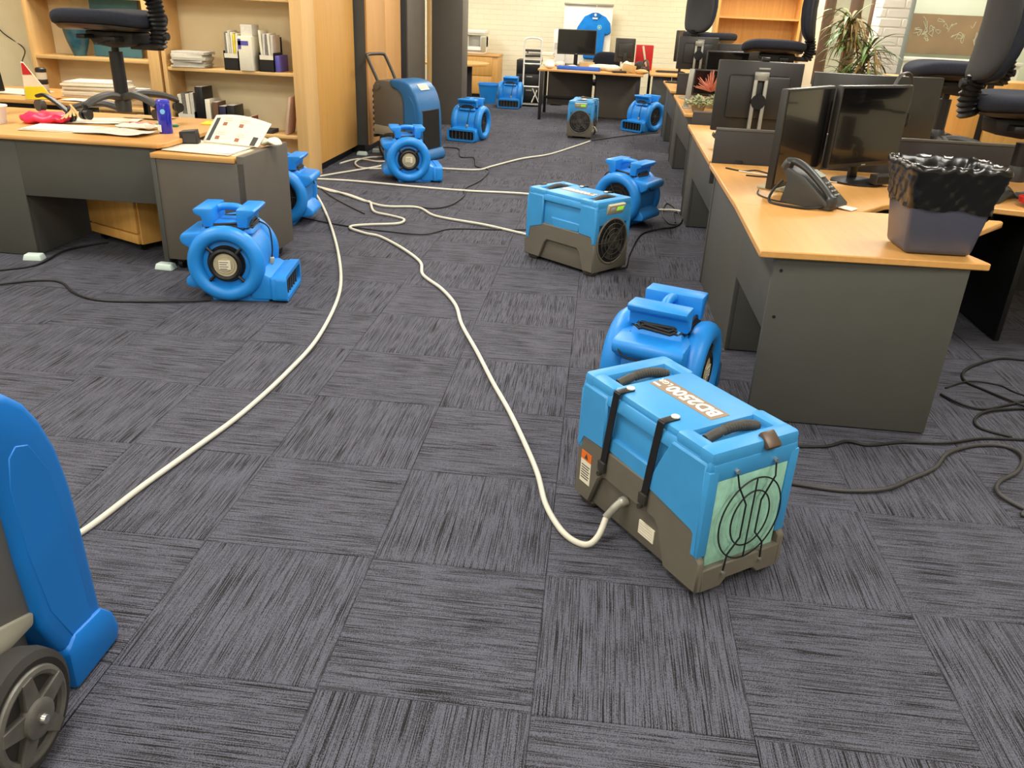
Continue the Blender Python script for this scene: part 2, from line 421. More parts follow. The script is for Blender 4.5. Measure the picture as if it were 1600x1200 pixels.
# glazed office in the far right corner
b = new(); bx(b, 2.7, 2.8, 11.6, 16.2, 0, CEIL); struct('wall_office_side', b, WALL)
b = new(); bx(b, 2.7, 2.8, 9.5, 11.6, 0, .75); bx(b, 2.7, 2.8, 9.5, 11.6, 2.2, CEIL); struct('wall_office_side', b, WALL)
win = new(); bx(win, 2.74, 2.752, 9.5, 11.6, .75, 2.2); w1 = struct('window_1', win, GLASS)
for y in (9.55, 10.35, 11.55):
    b = new(); bx(b, 2.69, 2.81, y-.045, y+.045, .75, 2.2, .006); obj('window_frame', b, BROWN, w1)
b = new(); bx(b, 2.98, X1, 9.22, 9.32, 0, .68); struct('wall_office_front', b, WALL)
win = new(); bx(win, 2.98, X1, 9.255, 9.265, .68, CEIL); w2 = struct('window_2', win, GLASS)
ALU = pm('grey_frame', (176, 184, 178), .4, .2, var=.03)
for x in (2.985, 4.3):
    b = new(); bx(b, x-.025, x+.025, 9.21, 9.33, .68, CEIL, .004); obj('window_frame', b, ALU, w2)
b = new(); bx(b, 2.98, X1, 9.2, 9.34, .66, .7, .004); obj('window_sill', b, ALU, w2)
b = new(); bx(b, 2.8, X1, 11.7, 11.8, 0, CEIL); struct('wall_office_back', b, pm('office_wall', (206, 214, 196), .75, var=.03))
# painted brick pillar, one object for each brick
b = new(); bx(b, 2.705, 2.965, 9.215, 9.5, 0, CEIL); pil = struct('pillar', b, MORTAR)
bl = new(); box(bl, (0, 0, 0), (.1, .07, .074), None, .005, 1); bs_ = mesh(bl, 'brick', BRICKP)
bl = new(); box(bl, (0, 0, 0), (.21, .07, .074), None, .005, 1); bf_ = mesh(bl, 'brick', BRICKP)
bl = new(); box(bl, (0, 0, 0), (.05, .07, .074), None, .005, 1); bq_ = mesh(bl, 'brick', BRICKP)
for k in range(32):
    z = .04+k*.086
    if z > CEIL-.03: break
    for me_, x in (((bf_, 2.802), (bq_, 2.945)) if k % 2 else ((bq_, 2.722), (bf_, 2.865))):
        o = obj('brick', me_, None, pil); o.location = (x+random.uniform(-.002, .002), 9.2455+random.uniform(-.003, .001), z)
    o = obj('brick', bf_ if k % 2 else bs_, None, pil); o.rotation_euler = (0, 0, R(90)); o.location = (2.735+random.uniform(-.003, .003), 9.38 if k % 2 else 9.33, z)
# ceiling light panels (outside the frame; lamps just below; the office one is added)
lm = new(); bx(lm, -.3, .3, -.6, .6, 0, .02); LM = mesh(lm, 'diffuser', pm('diffuser', (255, 250, 235), .5, emit=1.0))
for lx, ly in LAMPS:
    if True:
        o = obj('ceiling_light', LM, None); o.location = (lx, ly, CEIL-.02)
        tag(o, 'white rectangular light panel set in the ceiling', 'ceiling light', 'ceiling light panels')

# ---------------- tall cupboards and partitions along the aisle ----------------
def cupboard(name, label, x0, x1, y0, y1, z1, splits, body_m, door_m, z0=.08):
    """front faces +x at x1"""
    t = thing(name, label, 'cupboard', ((x0+x1)/2, (y0+y1)/2, 0)); cx, cy = (x0+x1)/2, (y0+y1)/2
    b = new(); bx(b, x0-cx, x1-.02-cx, y0-cy, y1-cy, z0, z1, .002); obj('body', b, body_m, t)
    b = new(); bx(b, x0+.02-cx, x1-.06-cx, y0+.01-cy, y1-.01-cy, 0, z0); obj('plinth', b, BLACK, t)
    ys = [y0]+splits+[y1]
    for a, c in zip(ys, ys[1:]):
        b = new(); bx(b, x1-.02-cx, x1-cx, a+.004-cy, c-.004-cy, z0+.004, z1-.004, .002); obj('door', b, door_m, t)
    return t
cupboard('tall_cupboard', 'tall plain golden beech cupboard beside the open bookshelves', -3.0, -2.53, 7.42, 8.64, 2.1, [], BEECHZ, BEECHZ)
cupboard('tall_cupboard', 'tall two-door beech cupboard with dark grey sides behind the upright dehumidifier', -2.95, -2.41, 8.69, 10.16, 2.1, [9.43], GREY, wood('beech_rosy', (202, 153, 94), 'z', .1))
cupboard('tall_cabinet', 'tall grey cabinet with plain grey doors next to the two-door beech cupboard', -2.95, -2.36, 10.3, 11.32, 2.1, [], DGREY, GREYB)
t = thing('tall_cabinet', 'tall warm grey end panel cabinet with a narrow beech edge strip facing the aisle', 'cabinet', (-2.3, 11.6, 0))
b = new(); bx(b, .015, .42, -.2, .25, 0, 2.1, .002); obj('body', b, GREYB, t)
b = new(); bx(b, -.055, .012, -.2, .2, 0, 2.1, .003); obj('edge_strip', b, BIRCHZ, t)

# ---------------- open bookshelves ----------------
def bookshelf(label, x0, x1, yf, depth, zs, z1, back=True):
    t = thing('bookshelf', label, 'bookshelf', ((x0+x1)/2, yf+depth/2, 0)); h = (x1-x0)/2; d = depth/2
    for s in (-1, 1):
        b = new(); bx(b, s*h, s*(h-.1 if s > 0 else h-.035), -d, d, 0, z1, .002); obj('side_panel', b, BIRCHZ, t)
    if back:
        b = new(); bx(b, -h+.01, h-.01, d-.012, d, .02, z1); obj('back_panel', b, pm('shelf_back', (232, 214, 172), .7, var=.03), t)
    for z in zs:
        b = new(); bx(b, -h+.03, h-.05, -d+.012, d-.012, z-.028, z, .002); obj('shelf', b, BIRCH, t)
    b = new(); bx(b, -h, h, -d, d, z1-.03, z1, .002); obj('top_panel', b, BIRCH, t)
    return t
bookshelf('pale beech bookshelf holding a blue-green vase behind the left desk', -4.97, -3.80, 7.1, .32, [.12, .52, .925, 1.42], 2.1)
bookshelf('pale beech bookshelf holding black magazine files beside the plain tall cupboard', -3.775, -2.52, 7.1, .32, [.12, .37, .885, 1.46], 2.1)

# ---------------- left workstation ----------------
def desk_top(name, pts, z0, z1, mat, parent):
    b = new(); prism(b, pts, 'z', z0, z1, .004, 1); return obj(name, b, mat, parent)
t = thing('office_desk', 'beech-topped desk with grey panels and a chair standing on it, beside the bookshelves', 'desk', (-3.3, 4.8, 0))
desk_top('desktop', [(-1.3, -.46), (.9, -.46), (.93, -.40), (.93, .62), (-1.3, .62)], .675, .702, BEECH, t)
b = new(); bx(b, -1.28, .045, -.43, -.405, .004, .675, .002); obj('front_panel', b, GREY, t)
b = new(); bx(b, .045, .84, -.43, -.405, .36, .675, .002); obj('modesty_panel', b, GREY, t)
b = new(); bx(b, .84, .872, -.43, .5, .012, .675, .002); obj('end_panel', b, GREY, t)
b = new(); bx(b, .02, .045, -.405, .3, .004, .675, .002); obj('inner_panel', b, GREY, t)
b = new(); bx(b, -1.28, .86, .46, .485, .3, .675, .002); obj('back_panel', b, GREY, t)
t = thing('storage_unit', 'grey box storage unit with a beech top holding an open booklet beside the left desk', 'cabinet', (-2.14, 4.57, 0), -2)
b = new(); bx(b, -.265, .265, -.29, .29, .07, .635, .002); obj('body', b, GREYB, t)
b = new(); bx(b, -.265, .215, -.30, .235, .635, .662, .003); obj('top', b, BEECH, t)
b = new(); bx(b, .225, .268, -.29, .3, .07, .672, .002); obj('end_panel', b, GREYB, t)
b = new(); bx(b, -.268, -.24, -.295, -.28, .05, .635, .002); obj('corner_strip', b, GREY, t)
for sx in (-.2, .2):
    for sy in (-.22, .22):
        b = new(); cyl(b, (sx-.012, sy, .028), (sx+.012, sy, .028), .028); bx(b, sx-.02, sx+.02, sy-.02, sy+.02, .04, .075); obj('castor', b, BLACK, t)
t = thing('drawer_pedestal', 'small beech drawer pedestal pushed under the left desk', 'pedestal', (-2.86, 4.86, 0), -27)
b = new(); bx(b, -.26, .26, -.18, .27, .05, .56, .004); obj('body', b, BEECHZ, t)
b = new(); bx(b, -.245, .25, -.2, -.18, .12, .40, .003); d = obj('drawer', b, BEECHZ, t)
b = new(); bx(b, -.245, .25, -.2, -.18, .41, .54, .003); d2 = obj('drawer', b, BEECHZ, t)
b = new(); tube(b, spline([(-.06, -.2, .475), (-.03, -.225, .47), (.03, -.225, .47), (.06, -.2, .475)]), .006); obj('handle', b, CHROME, d2)
b = new(); bx(b, -.245, .25, -.2, -.17, .055, .11, .003); obj('plinth', b, BEECHZ, t)
for sx in (-.2, .2):
    for sy in (-.14, .2):
        b = new(); cyl(b, (sx-.012, sy, .024), (sx+.012, sy, .024), .024); cyl(b, (sx, sy, .03), (sx, sy, .06), .012); obj('castor', b, BLACK, t)
t = thing('side_table', 'beech side table piled with papers in front of the bookshelves', 'table', (-4.15, 6.05, 0))
b = new(); bx(b, -.75, .62, -.4, .4, .70, .725, .003); obj('tabletop', b, BEECH, t)
for sx, sy in ((-.7,-.35),(.57,-.35),(-.7,.35),(.57,.35)):
    b = new(); bx(b, sx-.02, sx+.02, sy-.02, sy+.02, 0, .70, .003); obj('leg', b, BLACKM, t)
b = new(); bx(b, -.68, .55, -.36, -.34, .4, .70); obj('modesty_panel', b, BLACK, t)

# ---------------- right workstations ----------------
def workstation(label, top, y0, y1, xf, opening, ext, zt=.70):
    """row desk along the aisle: modesty side at x = xf, end panels at y0 and y1, opening (ya, yb) below the half panel"""
    t = thing('office_desk', label, 'desk', (xf, y0, 0)); L_ = y1-y0
    desk_top('desktop', [(x-xf, y-y0) for x, y in top], zt-.027, zt, BEECHY, t)
    ya, yb = opening[0]-y0, opening[1]-y0; zt -= .027
    b = new(); bx(b, .012, ext, .03, .055, .006, zt, .002); e = obj('end_panel', b, GREY, t)
    for z, x in ((.62, .04), (.44, .045)):
        c = new(); cyl(c, (x, .0305, z), (x, .027, z), .006, n=10); obj('bolt', c, BLACK, e)
    b = new(); bx(b, .012, ext, L_-.055, L_-.03, .006, zt, .002); obj('end_panel', b, GREY, t)
    b = new(); bx(b, .02, .042, .055, yb, .37, zt, .002); obj('modesty_panel', b, GREY, t)
    b = new(); bx(b, .02, .042, yb, L_-.055, .006, zt, .002); obj('side_panel', b, GREY, t)
    b = new(); bx(b, .042, ext*.9, yb, yb+.022, .006, zt, .002); obj('inner_panel', b, GREY, t)
    return t
topA = [(.615, 2.935), (1.43, 2.965), (1.40, 3.08), (1.385, 3.2), (1.41, 3.32), (1.47, 3.42), (1.6, 3.5), (1.79, 3.72), (1.79, 3.745), (.64, 3.745)]
d1 = workstation('beech-topped grey desk carrying the office bin and desk phone', topA, 2.945, 4.86, .67, (3.05, 3.72), .70)
desk_top('desktop', [(x-.67, y-2.945) for x, y in [(.64, 3.747), (1.2, 3.75), (1.36, 3.95), (1.55, 4.06), (1.8, 4.06), (2.0, 4.0), (2.75, 3.98), (2.75, 4.87), (.65, 4.87)]], .673, .70, BEECHY, d1)
b = new(); bx(b, 1.45, 1.475, 1.2, 1.85, .006, .673, .002); obj('inner_panel', b, BLACK, d1)
b = new(); bx(b, .75, 2.05, 1.84, 1.86, .1, .673, .002); obj('back_panel', b, DGREY, d1)
d2 = workstation('beech-topped grey desk with a silver-bracket monitor between two low dark dividers', [(.655, 4.95), (2.8, 4.95), (2.8, 6.72), (.69, 6.72)], 4.95, 6.70, .70, (5.7, 6.25), .68)
d3 = workstation('beech-topped grey desk with grey-green succulents on its near corner', [(.73, 7.5), (2.0, 7.5), (2.0, 9.42), (.775, 9.42)], 7.5, 9.40, .78, (8.2, 8.9), .7)
d4 = workstation('beech-topped grey desk next to the far airmover, standing behind the succulent desk', [(.775, 9.9), (2.3, 9.9), (2.3, 11.5), (.79, 11.5)], 9.9, 11.5, .82, (10.4, 11.0), .7)
for lb, x0, x1, y, z1 in (('low dark grey desk divider behind the pair of angled monitors', .665, 2.62, 4.895, .895),
                          ('low dark grey desk divider beyond the silver-bracket monitor', .72, 2.4, 6.74, .80),
                          ('low dark grey desk divider behind the cluster of far monitors', .80, 2.0, 9.46, .92)):
    t = thing('desk_divider', lb, 'divider', ((x0+x1)/2, y, .6)); h = (x1-x0)/2
    b = new(); bx(b, -h, h, -.012, .012, -.02, z1-.615, .002); obj('screen', b, DGREY, t)
    b = new(); bx(b, -h, h, -.014, .014, z1-.615, z1-.6, .003); obj('top_rail', b, pm('divider_rail', (92, 92, 88), .4, .3), t)
    for x in (-h+.15, h-.15):
        b = new(); bx(b, x-.02, x+.02, -.02, .02, -.05, .12, .003); obj('bracket', b, BLACKM, t)
# black strips put in as the shade in gaps between row desks
b = new(); bx(b, 0, .04, -.03, .03, 0, .67, .004); GAPM = mesh(b, 'gap_shade', BLACKM)
for (x, y, lb) in ((.70, 4.905, 'black strip put in as shade between the bin desk and the next desk'), (.79, 7.45, 'black strip put in as gap shade before the succulent desk')):
    o = obj('gap_shade', GAPM, None); o.location = (x, y, 0); tag(o, lb, 'shade strip')

# far desk with steel legs, and its neighbour
t = thing('office_desk', 'beech desk on black steel legs piled with papers, under the blue shirt', 'desk', (-.2, 13.1, 0))
desk_top('desktop', [(-.76, -.5), (.76, -.72), (.84, .62), (-.76, .62)], .675, .702, BEECH, t)
for x, y in ((-.70, -.52), (-.70, .5), (.70, -.58), (.76, .5), (.1, .42)):
    b = new(); bx(b, x-.022, x+.022, y-.022, y+.022, 0, .675, .003); obj('leg', b, BLACKM, t)
b = new(); bx(b, -.66, .04, .44, .46, .13, .66, .002); obj('modesty_panel', b, GREYB, t)
b = new(); bx(b, .1, .76, -.05, -.03, .03, .66, .002); obj('modesty_panel', b, GREYB, t)
b = new(); bx(b, -.7, .05, .4, .43, .22, .26, .003); obj('cross_rail', b, BLACKM, t)
t = thing('office_desk', 'beech-topped grey desk standing right of the papers-covered far desk', 'desk', (1.0, 13.7, 0))
desk_top('desktop', [(-.33, -1.0), (.45, -1.0), (.45, .7), (-.30, .7)], .675, .702, BEECH, t)
b = new(); bx(b, -.28, -.05, -.9, -.88, .02, .675, .002); obj('front_panel', b, GREY, t)
b = new(); bx(b, .0, .42, -.9, -.88, .02, .675, .002); obj('front_panel', b, GREY, t)
for x, y in ((-.03, -.9), (.4, .6), (-.25, .6)):
    b = new(); bx(b, x-.022, x+.022, y-.022, y+.022, 0, .675, .003); obj('leg', b, BLACKM, t)

# far left corner: round table, low beech cabinet, printer
t = thing('round_table', 'round beech table half hidden behind the tall grey cabinet', 'table', (-2.32, 13.2, 0))
b = new(); lathe(b, [(.55, .67), (.56, .675), (.56, .70), (.555, .703)], n=40); obj('tabletop', b, BEECH, t)
b = new(); bx(b, -.02, .02, -.3, .3, .03, .67, .002); bx(b, -.3, .3, -.02, .02, .03, .67, .002); obj('pedestal', b, DGREY, t)
b = new(); lathe(b, [(.3, 0), (.3, .02), (.05, .04), (.04, .05)], n=24); obj('base', b, BLACK, t)
t = thing('low_cabinet', 'low orange-beech cabinet under the printer by the brick wall', 'cabinet', (-2.3, 15.8, 0))
b = new(); bx(b, -.5, .40, -.35, .35, .05, .69, .003); obj('body', b, BEECHZ, t)
b = new(); bx(b, -.5, .41, -.37, .36, .69, .72, .003); obj('top', b, BEECH, t)
for z0, z1 in ((.06, .36), (.37, .68)):
    b = new(); bx(b, -.46, .3, -.37, -.35, z0, z1, .003); d = obj('door', b, BEECHZ, t)
    c = new(); cyl(c, (-.1, -.37, z1-.08), (-.1, -.39, z1-.08), .012, n=12); obj('knob', c, BEECH, d)
b = new(); bx(b, -.47, .38, -.32, .33, 0, .05); obj('plinth', b, BLACK, t)
t = thing('printer', 'white office printer with open paper tray on the low cabinet', 'printer', (-2.4, 15.75, .72))
b = new(); bx(b, -.28, .24, -.22, .25, 0, .12, .02); bx(b, -.28, -.06, -.22, .25, .1, .3, .02); bx(b, .16, .24, -.22, .25, .1, .3, .02); bx(b, -.28, .24, .0, .25, .1, .3, .02); obj('body', b, WHITE, t)
b = new(); bx(b, -.29, .25, -.23, .26, .33, .40, .02); obj('lid', b, WHITE, t)
b = new(); bx(b, -.06, .16, -.2, .0, .12, .13); obj('paper_tray', b, pm('printer_grey', (190, 186, 172), .5), t)
b = new(); bx(b, -.1, .2, -.235, -.22, .05, .058); obj('slot', b, INK, t)
b = new(); bx(b, .18, .265, -.24, -.22, .04, .29, .01); obj('side_cover', b, BEIGE, t)
# far right bookshelf
t = thing('bookshelf', 'wide beech bookshelf with empty shelves behind the row of chairs', 'bookshelf', (2.07, 12.75, 0))
for x in (-.56, .56):
    b = new(); bx(b, x-.018, x+.018, -.2, .18, 0, 2.3); obj('side_panel', b, BEECHZ, t)
b = new(); bx(b, -.56, .56, .165, .18, 0, 2.3); obj('back_panel', b, BEECHZ, t)
for z in (.1, .5, .88, 1.5, 1.95):
    b = new(); bx(b, -.545, .545, -.19, .165, z-.012, z+.012); obj('shelf', b, BEECH, t)
t = thing('open_cabinet', 'beech cabinet with a black gap seen between divider and chair seats', 'cabinet', (2.55, 6.95, 0))
for x0, x1 in ((-.34, -.06), (.06, .3), (.36, .7)):
    b = new(); bx(b, x0, x1, -.2, .2, .05, 1.12, .003); obj('door', b, BEECHZ, t)
b = new(); bx(b, -.35, .72, -.17, .21, .0, 1.1); obj('body', b, BLACK, t)
# behind the glass
t = thing('pinboard', 'brown pinboard with chalky scribbles behind the office glass', 'pinboard', (4.1, 11.66, 1.4))
b = new(); bx(b, -.75, .9, -.0, .03, -.22, .24, .003); bd = obj('board', b, pm('pinboard_brown', (120, 92, 62), .8, var=.25, ns=4), t)
b = new()
for k in range(26):
    x = -.6+random.random()*1.35; z = -.14+random.random()*.3
    tube(b, spline([(x+random.uniform(-.05,.05), -.004, z+random.uniform(-.07,.07)) for _ in range(4)], 5), .0035, 5)
obj('scribble', b, pm('pale_scribble', (176, 176, 150), .8), t)
t = thing('office_cabinet', 'white low cabinet behind the office glass under the pinboard', 'cabinet', (4.2, 11.3, 0))
b = new(); bx(b, -.6, .8, -.2, .3, 0, 1.1, .004); obj('body', b, WHITE, t)
b = new(); bx(b, -.62, .82, -.22, .3, 1.1, 1.14, .004); obj('top', b, WHITE, t)
b = new(); bx(b, .05, .07, -.21, -.2, .06, 1.09); obj('door_gap', b, INK, t)

# ---------------- air movers (outlet +x, motor side -y) ----------------
def make_blower(label, loc, rz):
    t = thing('air_mover', label, 'air mover', loc, rz, 'blue air movers')
    zc, xc = .215, -.02
    b = new()
    prof = [(-.03, .03), (.25, .03), (.25, .135), (.175, .15)]
    for k in range(0, 25):
        a = R(-12+(270+12)*k/24)
        prof.append((xc+.19*math.cos(a), zc+.188*math.sin(a)))
    prism(b, prof[:-1], 'y', -.165, .165, .012, 2)
    torus(b, (xc, -.163, zc), .169, .043, 'y', 44, 12, .05); torus(b, (xc, .163, zc), .169, .043, 'y', 44, 12, .05)
    prism(b, [(-.10, .385), (-.255, .372), (-.272, .345), (-.262, .315), (-.21, .285), (-.17, .22)], 'y', -.15, .15, .014, 2)
    prism(b, [(-.17, .19), (-.255, .12), (-.265, .09), (-.25, .068), (-.2, .064), (-.1, .05)], 'y', -.15, .15, .014, 2)
    tbox(b, 0, (.16, .165), .07, (.15, .15), .01, 2, (.04, 0), (.03, 0))
    prism(b, [(.1, .015), (.27, .015), (.27, .14), (.21, .15), (.1, .21)], 'y', -.175, .175, .012, 2)
    tbox(b, .37, (.15, .115), .425, (.115, .095), .012, 2, (xc, 0), (xc, 0))
    hs = obj('housing', b, BLUE, t)
    b = new()
    loopframe(b, rrect(.195, .074, .03, 0, .082), rrect(.172, .052, .022, 0, .082), 'x', .25, .305)
    tbox(b, .012, (.03, .19), .15, (.03, .185), .014, 2, (.245, 0), (.24, 0))
    obj('outlet', b, BLUE, t, 50)
    b = new(); bx(b, .2705, .2765, -.172, .172, .03, .134); gr = obj('outlet_opening', b, BLACK, t)
    for k in range(6):
        y = -.13+.052*k
        b = new(); bx(b, .276, .29, y-.005, y+.005, .03, .134); obj('grille_bar', b, pm('grille_grey', (70, 76, 82), .5), gr)
    # handle: two flanged slabs joined by a bar
    b = new()
    for s in (-1, 1):
        xs = xc+s*.085
        prism(b, [(xs-s*.02, .405), (xs+s*.035, .405), (xs+s*.042, .46), (xs+s*.075, .475), (xs+s*.085, .498), (xs+s*.07, .506), (xs-s*.02, .506)], 'y', -.125, .125, .008, 2)
    tube(b, spline([(xc-.09, 0, .47), (xc-.045, 0, .492), (xc, 0, .496), (xc+.045, 0, .492), (xc+.09, 0, .47)]), .02, 10)
    obj('handle', b, BLUE, t)
    # motor side
    b = new(); lathe(b, [(.106, -.160), (.104, -.168), (.02, -.168), (.01, -.168)], (xc, 0, zc), 32, 'y'); obj('inlet_backing', b, BLACK, t)
    b = new(); torus(b, (xc, -.186, zc), .078, .017, 'y', 32, 8)
    for k in range(4):
        a = R(45+90*k); d = Vector((math.cos(a), 0, math.sin(a)))
        tube(b, [Vector((xc, -.186, zc))+d*.08, Vector((xc, -.184, zc))+d*.132], .010, 6)
    m = obj('motor_guard', b, BLACK, t)
    b = new(); lathe(b, [(.07, -.17), (.07, -.186), (.064, -.194), (.052, -.192), (.05, -.197), (.038, -.196), (.036, -.2), (.01, -.2)], (xc, 0, zc), 32, 'y'); mo = obj('motor', b, BEIGE, t)
    b = new(); box(b, (xc, -.202, zc+.003), (.064, .003, .052), None); rl = obj('rating_label', b, PAPER, mo)
    b = new()
    for k in range(4): bx(b, xc-.028, xc+.02-.008*(k%2), -.2045, -.2032, zc+.016-.012*k, zc+.019-.012*k)
    obj('print', b, INK, mo)
    # open side
    b = new(); lathe(b, [(.138, .160), (.136, .168), (.02, .168), (.01, .168)], (xc, 0, zc), 32, 'y'); obj('inlet_backing', b, BLACK, t)
    b = new()
    for r in (.04, .07, .1): torus(b, (xc, .176, zc), r, .003, 'y', 28, 6)
    for k in range(6):
        a = R(60*k); tube(b, [Vector((xc, .176, zc)), Vector((xc+.135*math.cos(a), .176, zc+.135*math.sin(a)))], .003, 6)
    lathe(b, [(.03, .16), (.03, .176), (.02, .18)], (xc, 0, zc), 16, 'y')
    obj('inlet_guard', b, pm('guard_dark', (44, 44, 42), .5), t)
    # cord wrapped round the neck, a strand down to the plug
    b = new()
    for k, (gx, gy, z) in enumerate(((.128, .112, .412), (.135, .118, .402), (.124, .108, .422))):
        tube(b, [(xc+u, v, z+.006*math.sin(3*i+k)) for i, (u, v) in enumerate(rrect(gx, gy, .06, 0, 0, 6))], .007, 6, closed=True)
    tube(b, spline([(xc+.12, .06, .41), (xc+.19, .055, .37), (xc+.205, .04, .26), (xc+.2, .03, .2)]), .0045, 6)
    pc = obj('power_cord', b, CORD, t)
    b = new(); box(b, (xc+.2, .03, .185), (.022, .026, .04), (0, 12, 0), .005); obj('plug', b, BEIGE, pc)
    # rear controls
    b = new(); cyl(b, (-.215, -.05, .335), (-.222, -.05, .305), .012); cyl(b, (-.12, .07, .38), (-.135, .07, .405), .011)
    tube(b, spline([(-.13, .1, .385), (-.25, .12, .35), (-.27, .09, .31), (-.245, .0, .3), (-.215, -.05, .315)]), .004, 6)
    obj('switch_lead', b, CORD, t)
    return t
BL = make_blower('blue air mover with its motor label showing, in front of the grey storage unit', (-1.85, 4.02, 0), 8)
BL.scale = (.93, .93, .935)
for loc, rz, lb in (
    ((-2.21, 5.62, 0), 186, 'blue air mover half hidden behind the grey storage unit'),
    ((-1.70, 7.42, 0), 19, 'blue air mover with its motor label showing, in front of the upright dehumidifier'),
    ((-1.56, 10.15, 0), 256, 'blue air mover with its outlet turned to the room, beside the tall grey cabinet'),
    ((-1.5, 14.05, 0), 270, 'blue air mover beside the blue bucket and the hand truck'),
    ((.62, 11.95, 0), 230, 'blue air mover at the foot of the desk behind the succulent desk'),
    ((.24, 6.28, 0), 150, 'blue air mover standing right behind a small dehumidifier with a lit green display'),
    ((.33, 3.03, 0), 69, 'blue air mover seen from the back, right behind the strapped small dehumidifier')):
    clone(BL, loc, rz, lb, 'blue air movers')

# ---------------- compact dehumidifiers (filter end +x, fan end -x, straps on -y) ----------------
def make_compact(label, loc, rz):
    t = thing('compact_dehumidifier', label, 'dehumidifier', loc, rz, 'compact blue dehumidifiers')
    b = new()
    tbox(b, .022, (.272, .143), .25, (.272, .14), .006)
    pts = [(-.285, .025), (-.205, .025), (-.165, .13), (-.145, .15), (.105, .15), (.125, .13), (.165, .025), (.304, .025), (.304, .125), (.286, .14), (.285, .25), (-.285, .25)]
    for s in (-1, 1):
        prism(b, pts, 'y', s*.138, s*.161, .006, 1)
    bx(b, -.287, -.268, -.158, .158, .024, .25, .006)
    prism(b, [(-.145, .024), (-.07, .024), (-.05, .045), (.05, .045), (.07, .024), (.145, .024), (.145, .1), (-.145, .1)], 'x', .265, .3045, .004, 1)
    obj('base', b, BGREY, t)
    for sx in (-.235, .235):
        for sy in (-.115, .115):
            b = new(); tbox(b, 0, (.036, .028), .026, (.042, .034), .006, 1, (sx, sy), (sx, sy)); obj('foot', b, pm('foot_dark', (62, 58, 50), .7), t)
    b = new()
    tbox(b, .245, (.27, .148), .40, (.266, .142), .006)
    for s in (-1, 1):   # raised end wedges and the middle ledge
        prism(b, [(.287, .135), (.262, .135), (.258, .2), (.25, .205), (.05, .235), (.135, .42), (.275, .42)] if s < 0 else [(.287, .135), (.262, .135), (.25, .205), (.15, .235), (.15, .42), (.275, .42)], 'y', s*.14, s*.164, .006, 1)
        prism(b, [(-.29, .215), (-.27, .2), (-.25, .24), (-.15, .245), (-.155, .42), (-.275, .42)], 'y', s*.14, s*.164, .006, 1)
        prism(b, [(-.15, .25), (.06, .24), (.085, .3), (-.152, .3)], 'y', s*.14, s*.158, .005, 1)
        bx(b, .262, .291, s*.128, s*.163, .135, .40, .005)
        bx(b, -.287, -.262, s*.128, s*.163, .2, .40, .005)
    bx(b, .255, .290, -.15, .15, .365, .42, .006)
    bx(b, -.287, -.262, -.15, .15, .31, .42, .006)
    tbox(b, .392, (.288, .163), .432, (.284, .156), .008)
    bx(b, -.158, .158, -.150, .150, .42, .452, .012)
    for s in (-1, 1):
        bx(b, s*.228, s*.287, -.158, .158, .40, .455, .014)
        for q in (-1, 1): bx(b, s*.14, s*.25, q*.108, q*.157, .41, .454, .012)
    obj('cover', b, BLUE2, t)
    # handles
    for s in (-1, 1):
        b = new(); P = []; rr = []
        for k in range(41):
            u = k/40; y = -.098+.19*u
            P.append((s*.193, y, .437+.017*math.sin(PI*u)))
            rr.append(.0125+(.0035 if k % 2 and 12 < k < 38 else 0)+(.002 if k < 11 else 0))
        tube(b, P, rr, 10); obj('handle', b, pm('handle_grey', (62, 60, 54), .6, var=.15, ns=30), t)
    # name plate
    b = new(); bx(b, -.135, .135, -.028, .042, .450, .4535, .003); pl = obj('name_plate', b, TAN, t)
    tb = text_bm('BD2500', .062, .0006, .002); bmesh.ops.transform(tb, matrix=Matrix.Translation((.022, .008, .4541)) @ rotm(0, 0, 180), verts=tb.verts); obj('lettering', tb, WHITE, pl)
    tb = text_bm('LGR', .028, .0006, .0006); bmesh.ops.transform(tb, matrix=Matrix.Translation((-.112, .018, .4541)) @ rotm(0, 0, 180), verts=tb.verts); obj('lettering', tb, WHITE, pl)
    b = new(); bx(b, -.13, -.1, -.018, -.01, .4536, .4545); obj('stripe', b, WHITE, pl)
    # filter end
    b = new(); bx(b, .27, .288, -.128, .128, .085, .37, .003); obj('filter', b, TEAL, t)
    b = new(); g = .304; zc = .228
    for rx_, rz_ in ((.112, .126), (.07, .086)):
        tube(b, [(g, rx_*math.cos(2*PI*k/48), zc+rz_*math.sin(2*PI*k/48)) for k in range(48)], .0024, 6, closed=True)
    tube(b, [(g+.001, 0, zc-.126), (g+.001, 0, zc+.126)], .0024, 6)
    for s in (-1, 1):
        tube(b, [(g-.008, s*.07, .385), (g+.002, s*.066, .345), (g+.002, s*.028, .28), (g+.002, s*.028, .175), (g+.002, s*.066, .13), (g+.002, s*.07, .075)], .0027, 6)
    wg = obj('wire_guard', b, BLACK, t)
    for s in (-1, 1):
        b = new(); cyl(b, (.285, s*.07, .387), (.3, s*.07, .387), .008, .006, 12); obj('bolt', b, CHROME, wg)
        b = new(); cyl(b, (.295, s*.07, .072), (.312, s*.07, .072), .008, .006, 12); obj('bolt', b, CHROME, wg)
    b = new(); box(b, (.282, .045, .447), (.05, .05, .02), (0, 38, 0), .006); obj('latch', b, pm('latch_brown', (88, 72, 58), .4, .3), t)
    # fan end
    zc = .205
    b = new(); torus(b, (-.287, 0, zc), .137, .007, 'x', 40, 8); fr = obj('fan_ring', b, BGREY, t)
    b = new(); lathe(b, [(.136, -.2885), (.13, -.2895), (.01, -.2895)], (0, 0, zc), 40, 'x'); obj('fan_opening', b, BLACK, t)
    b = new()
    for k in range(5):
        a = R(72*k); box(b, (-.2915, .065*math.cos(a), zc+.065*math.sin(a)), (.003, .085, .045), (72*k+0, 0, 0), .001, 1)
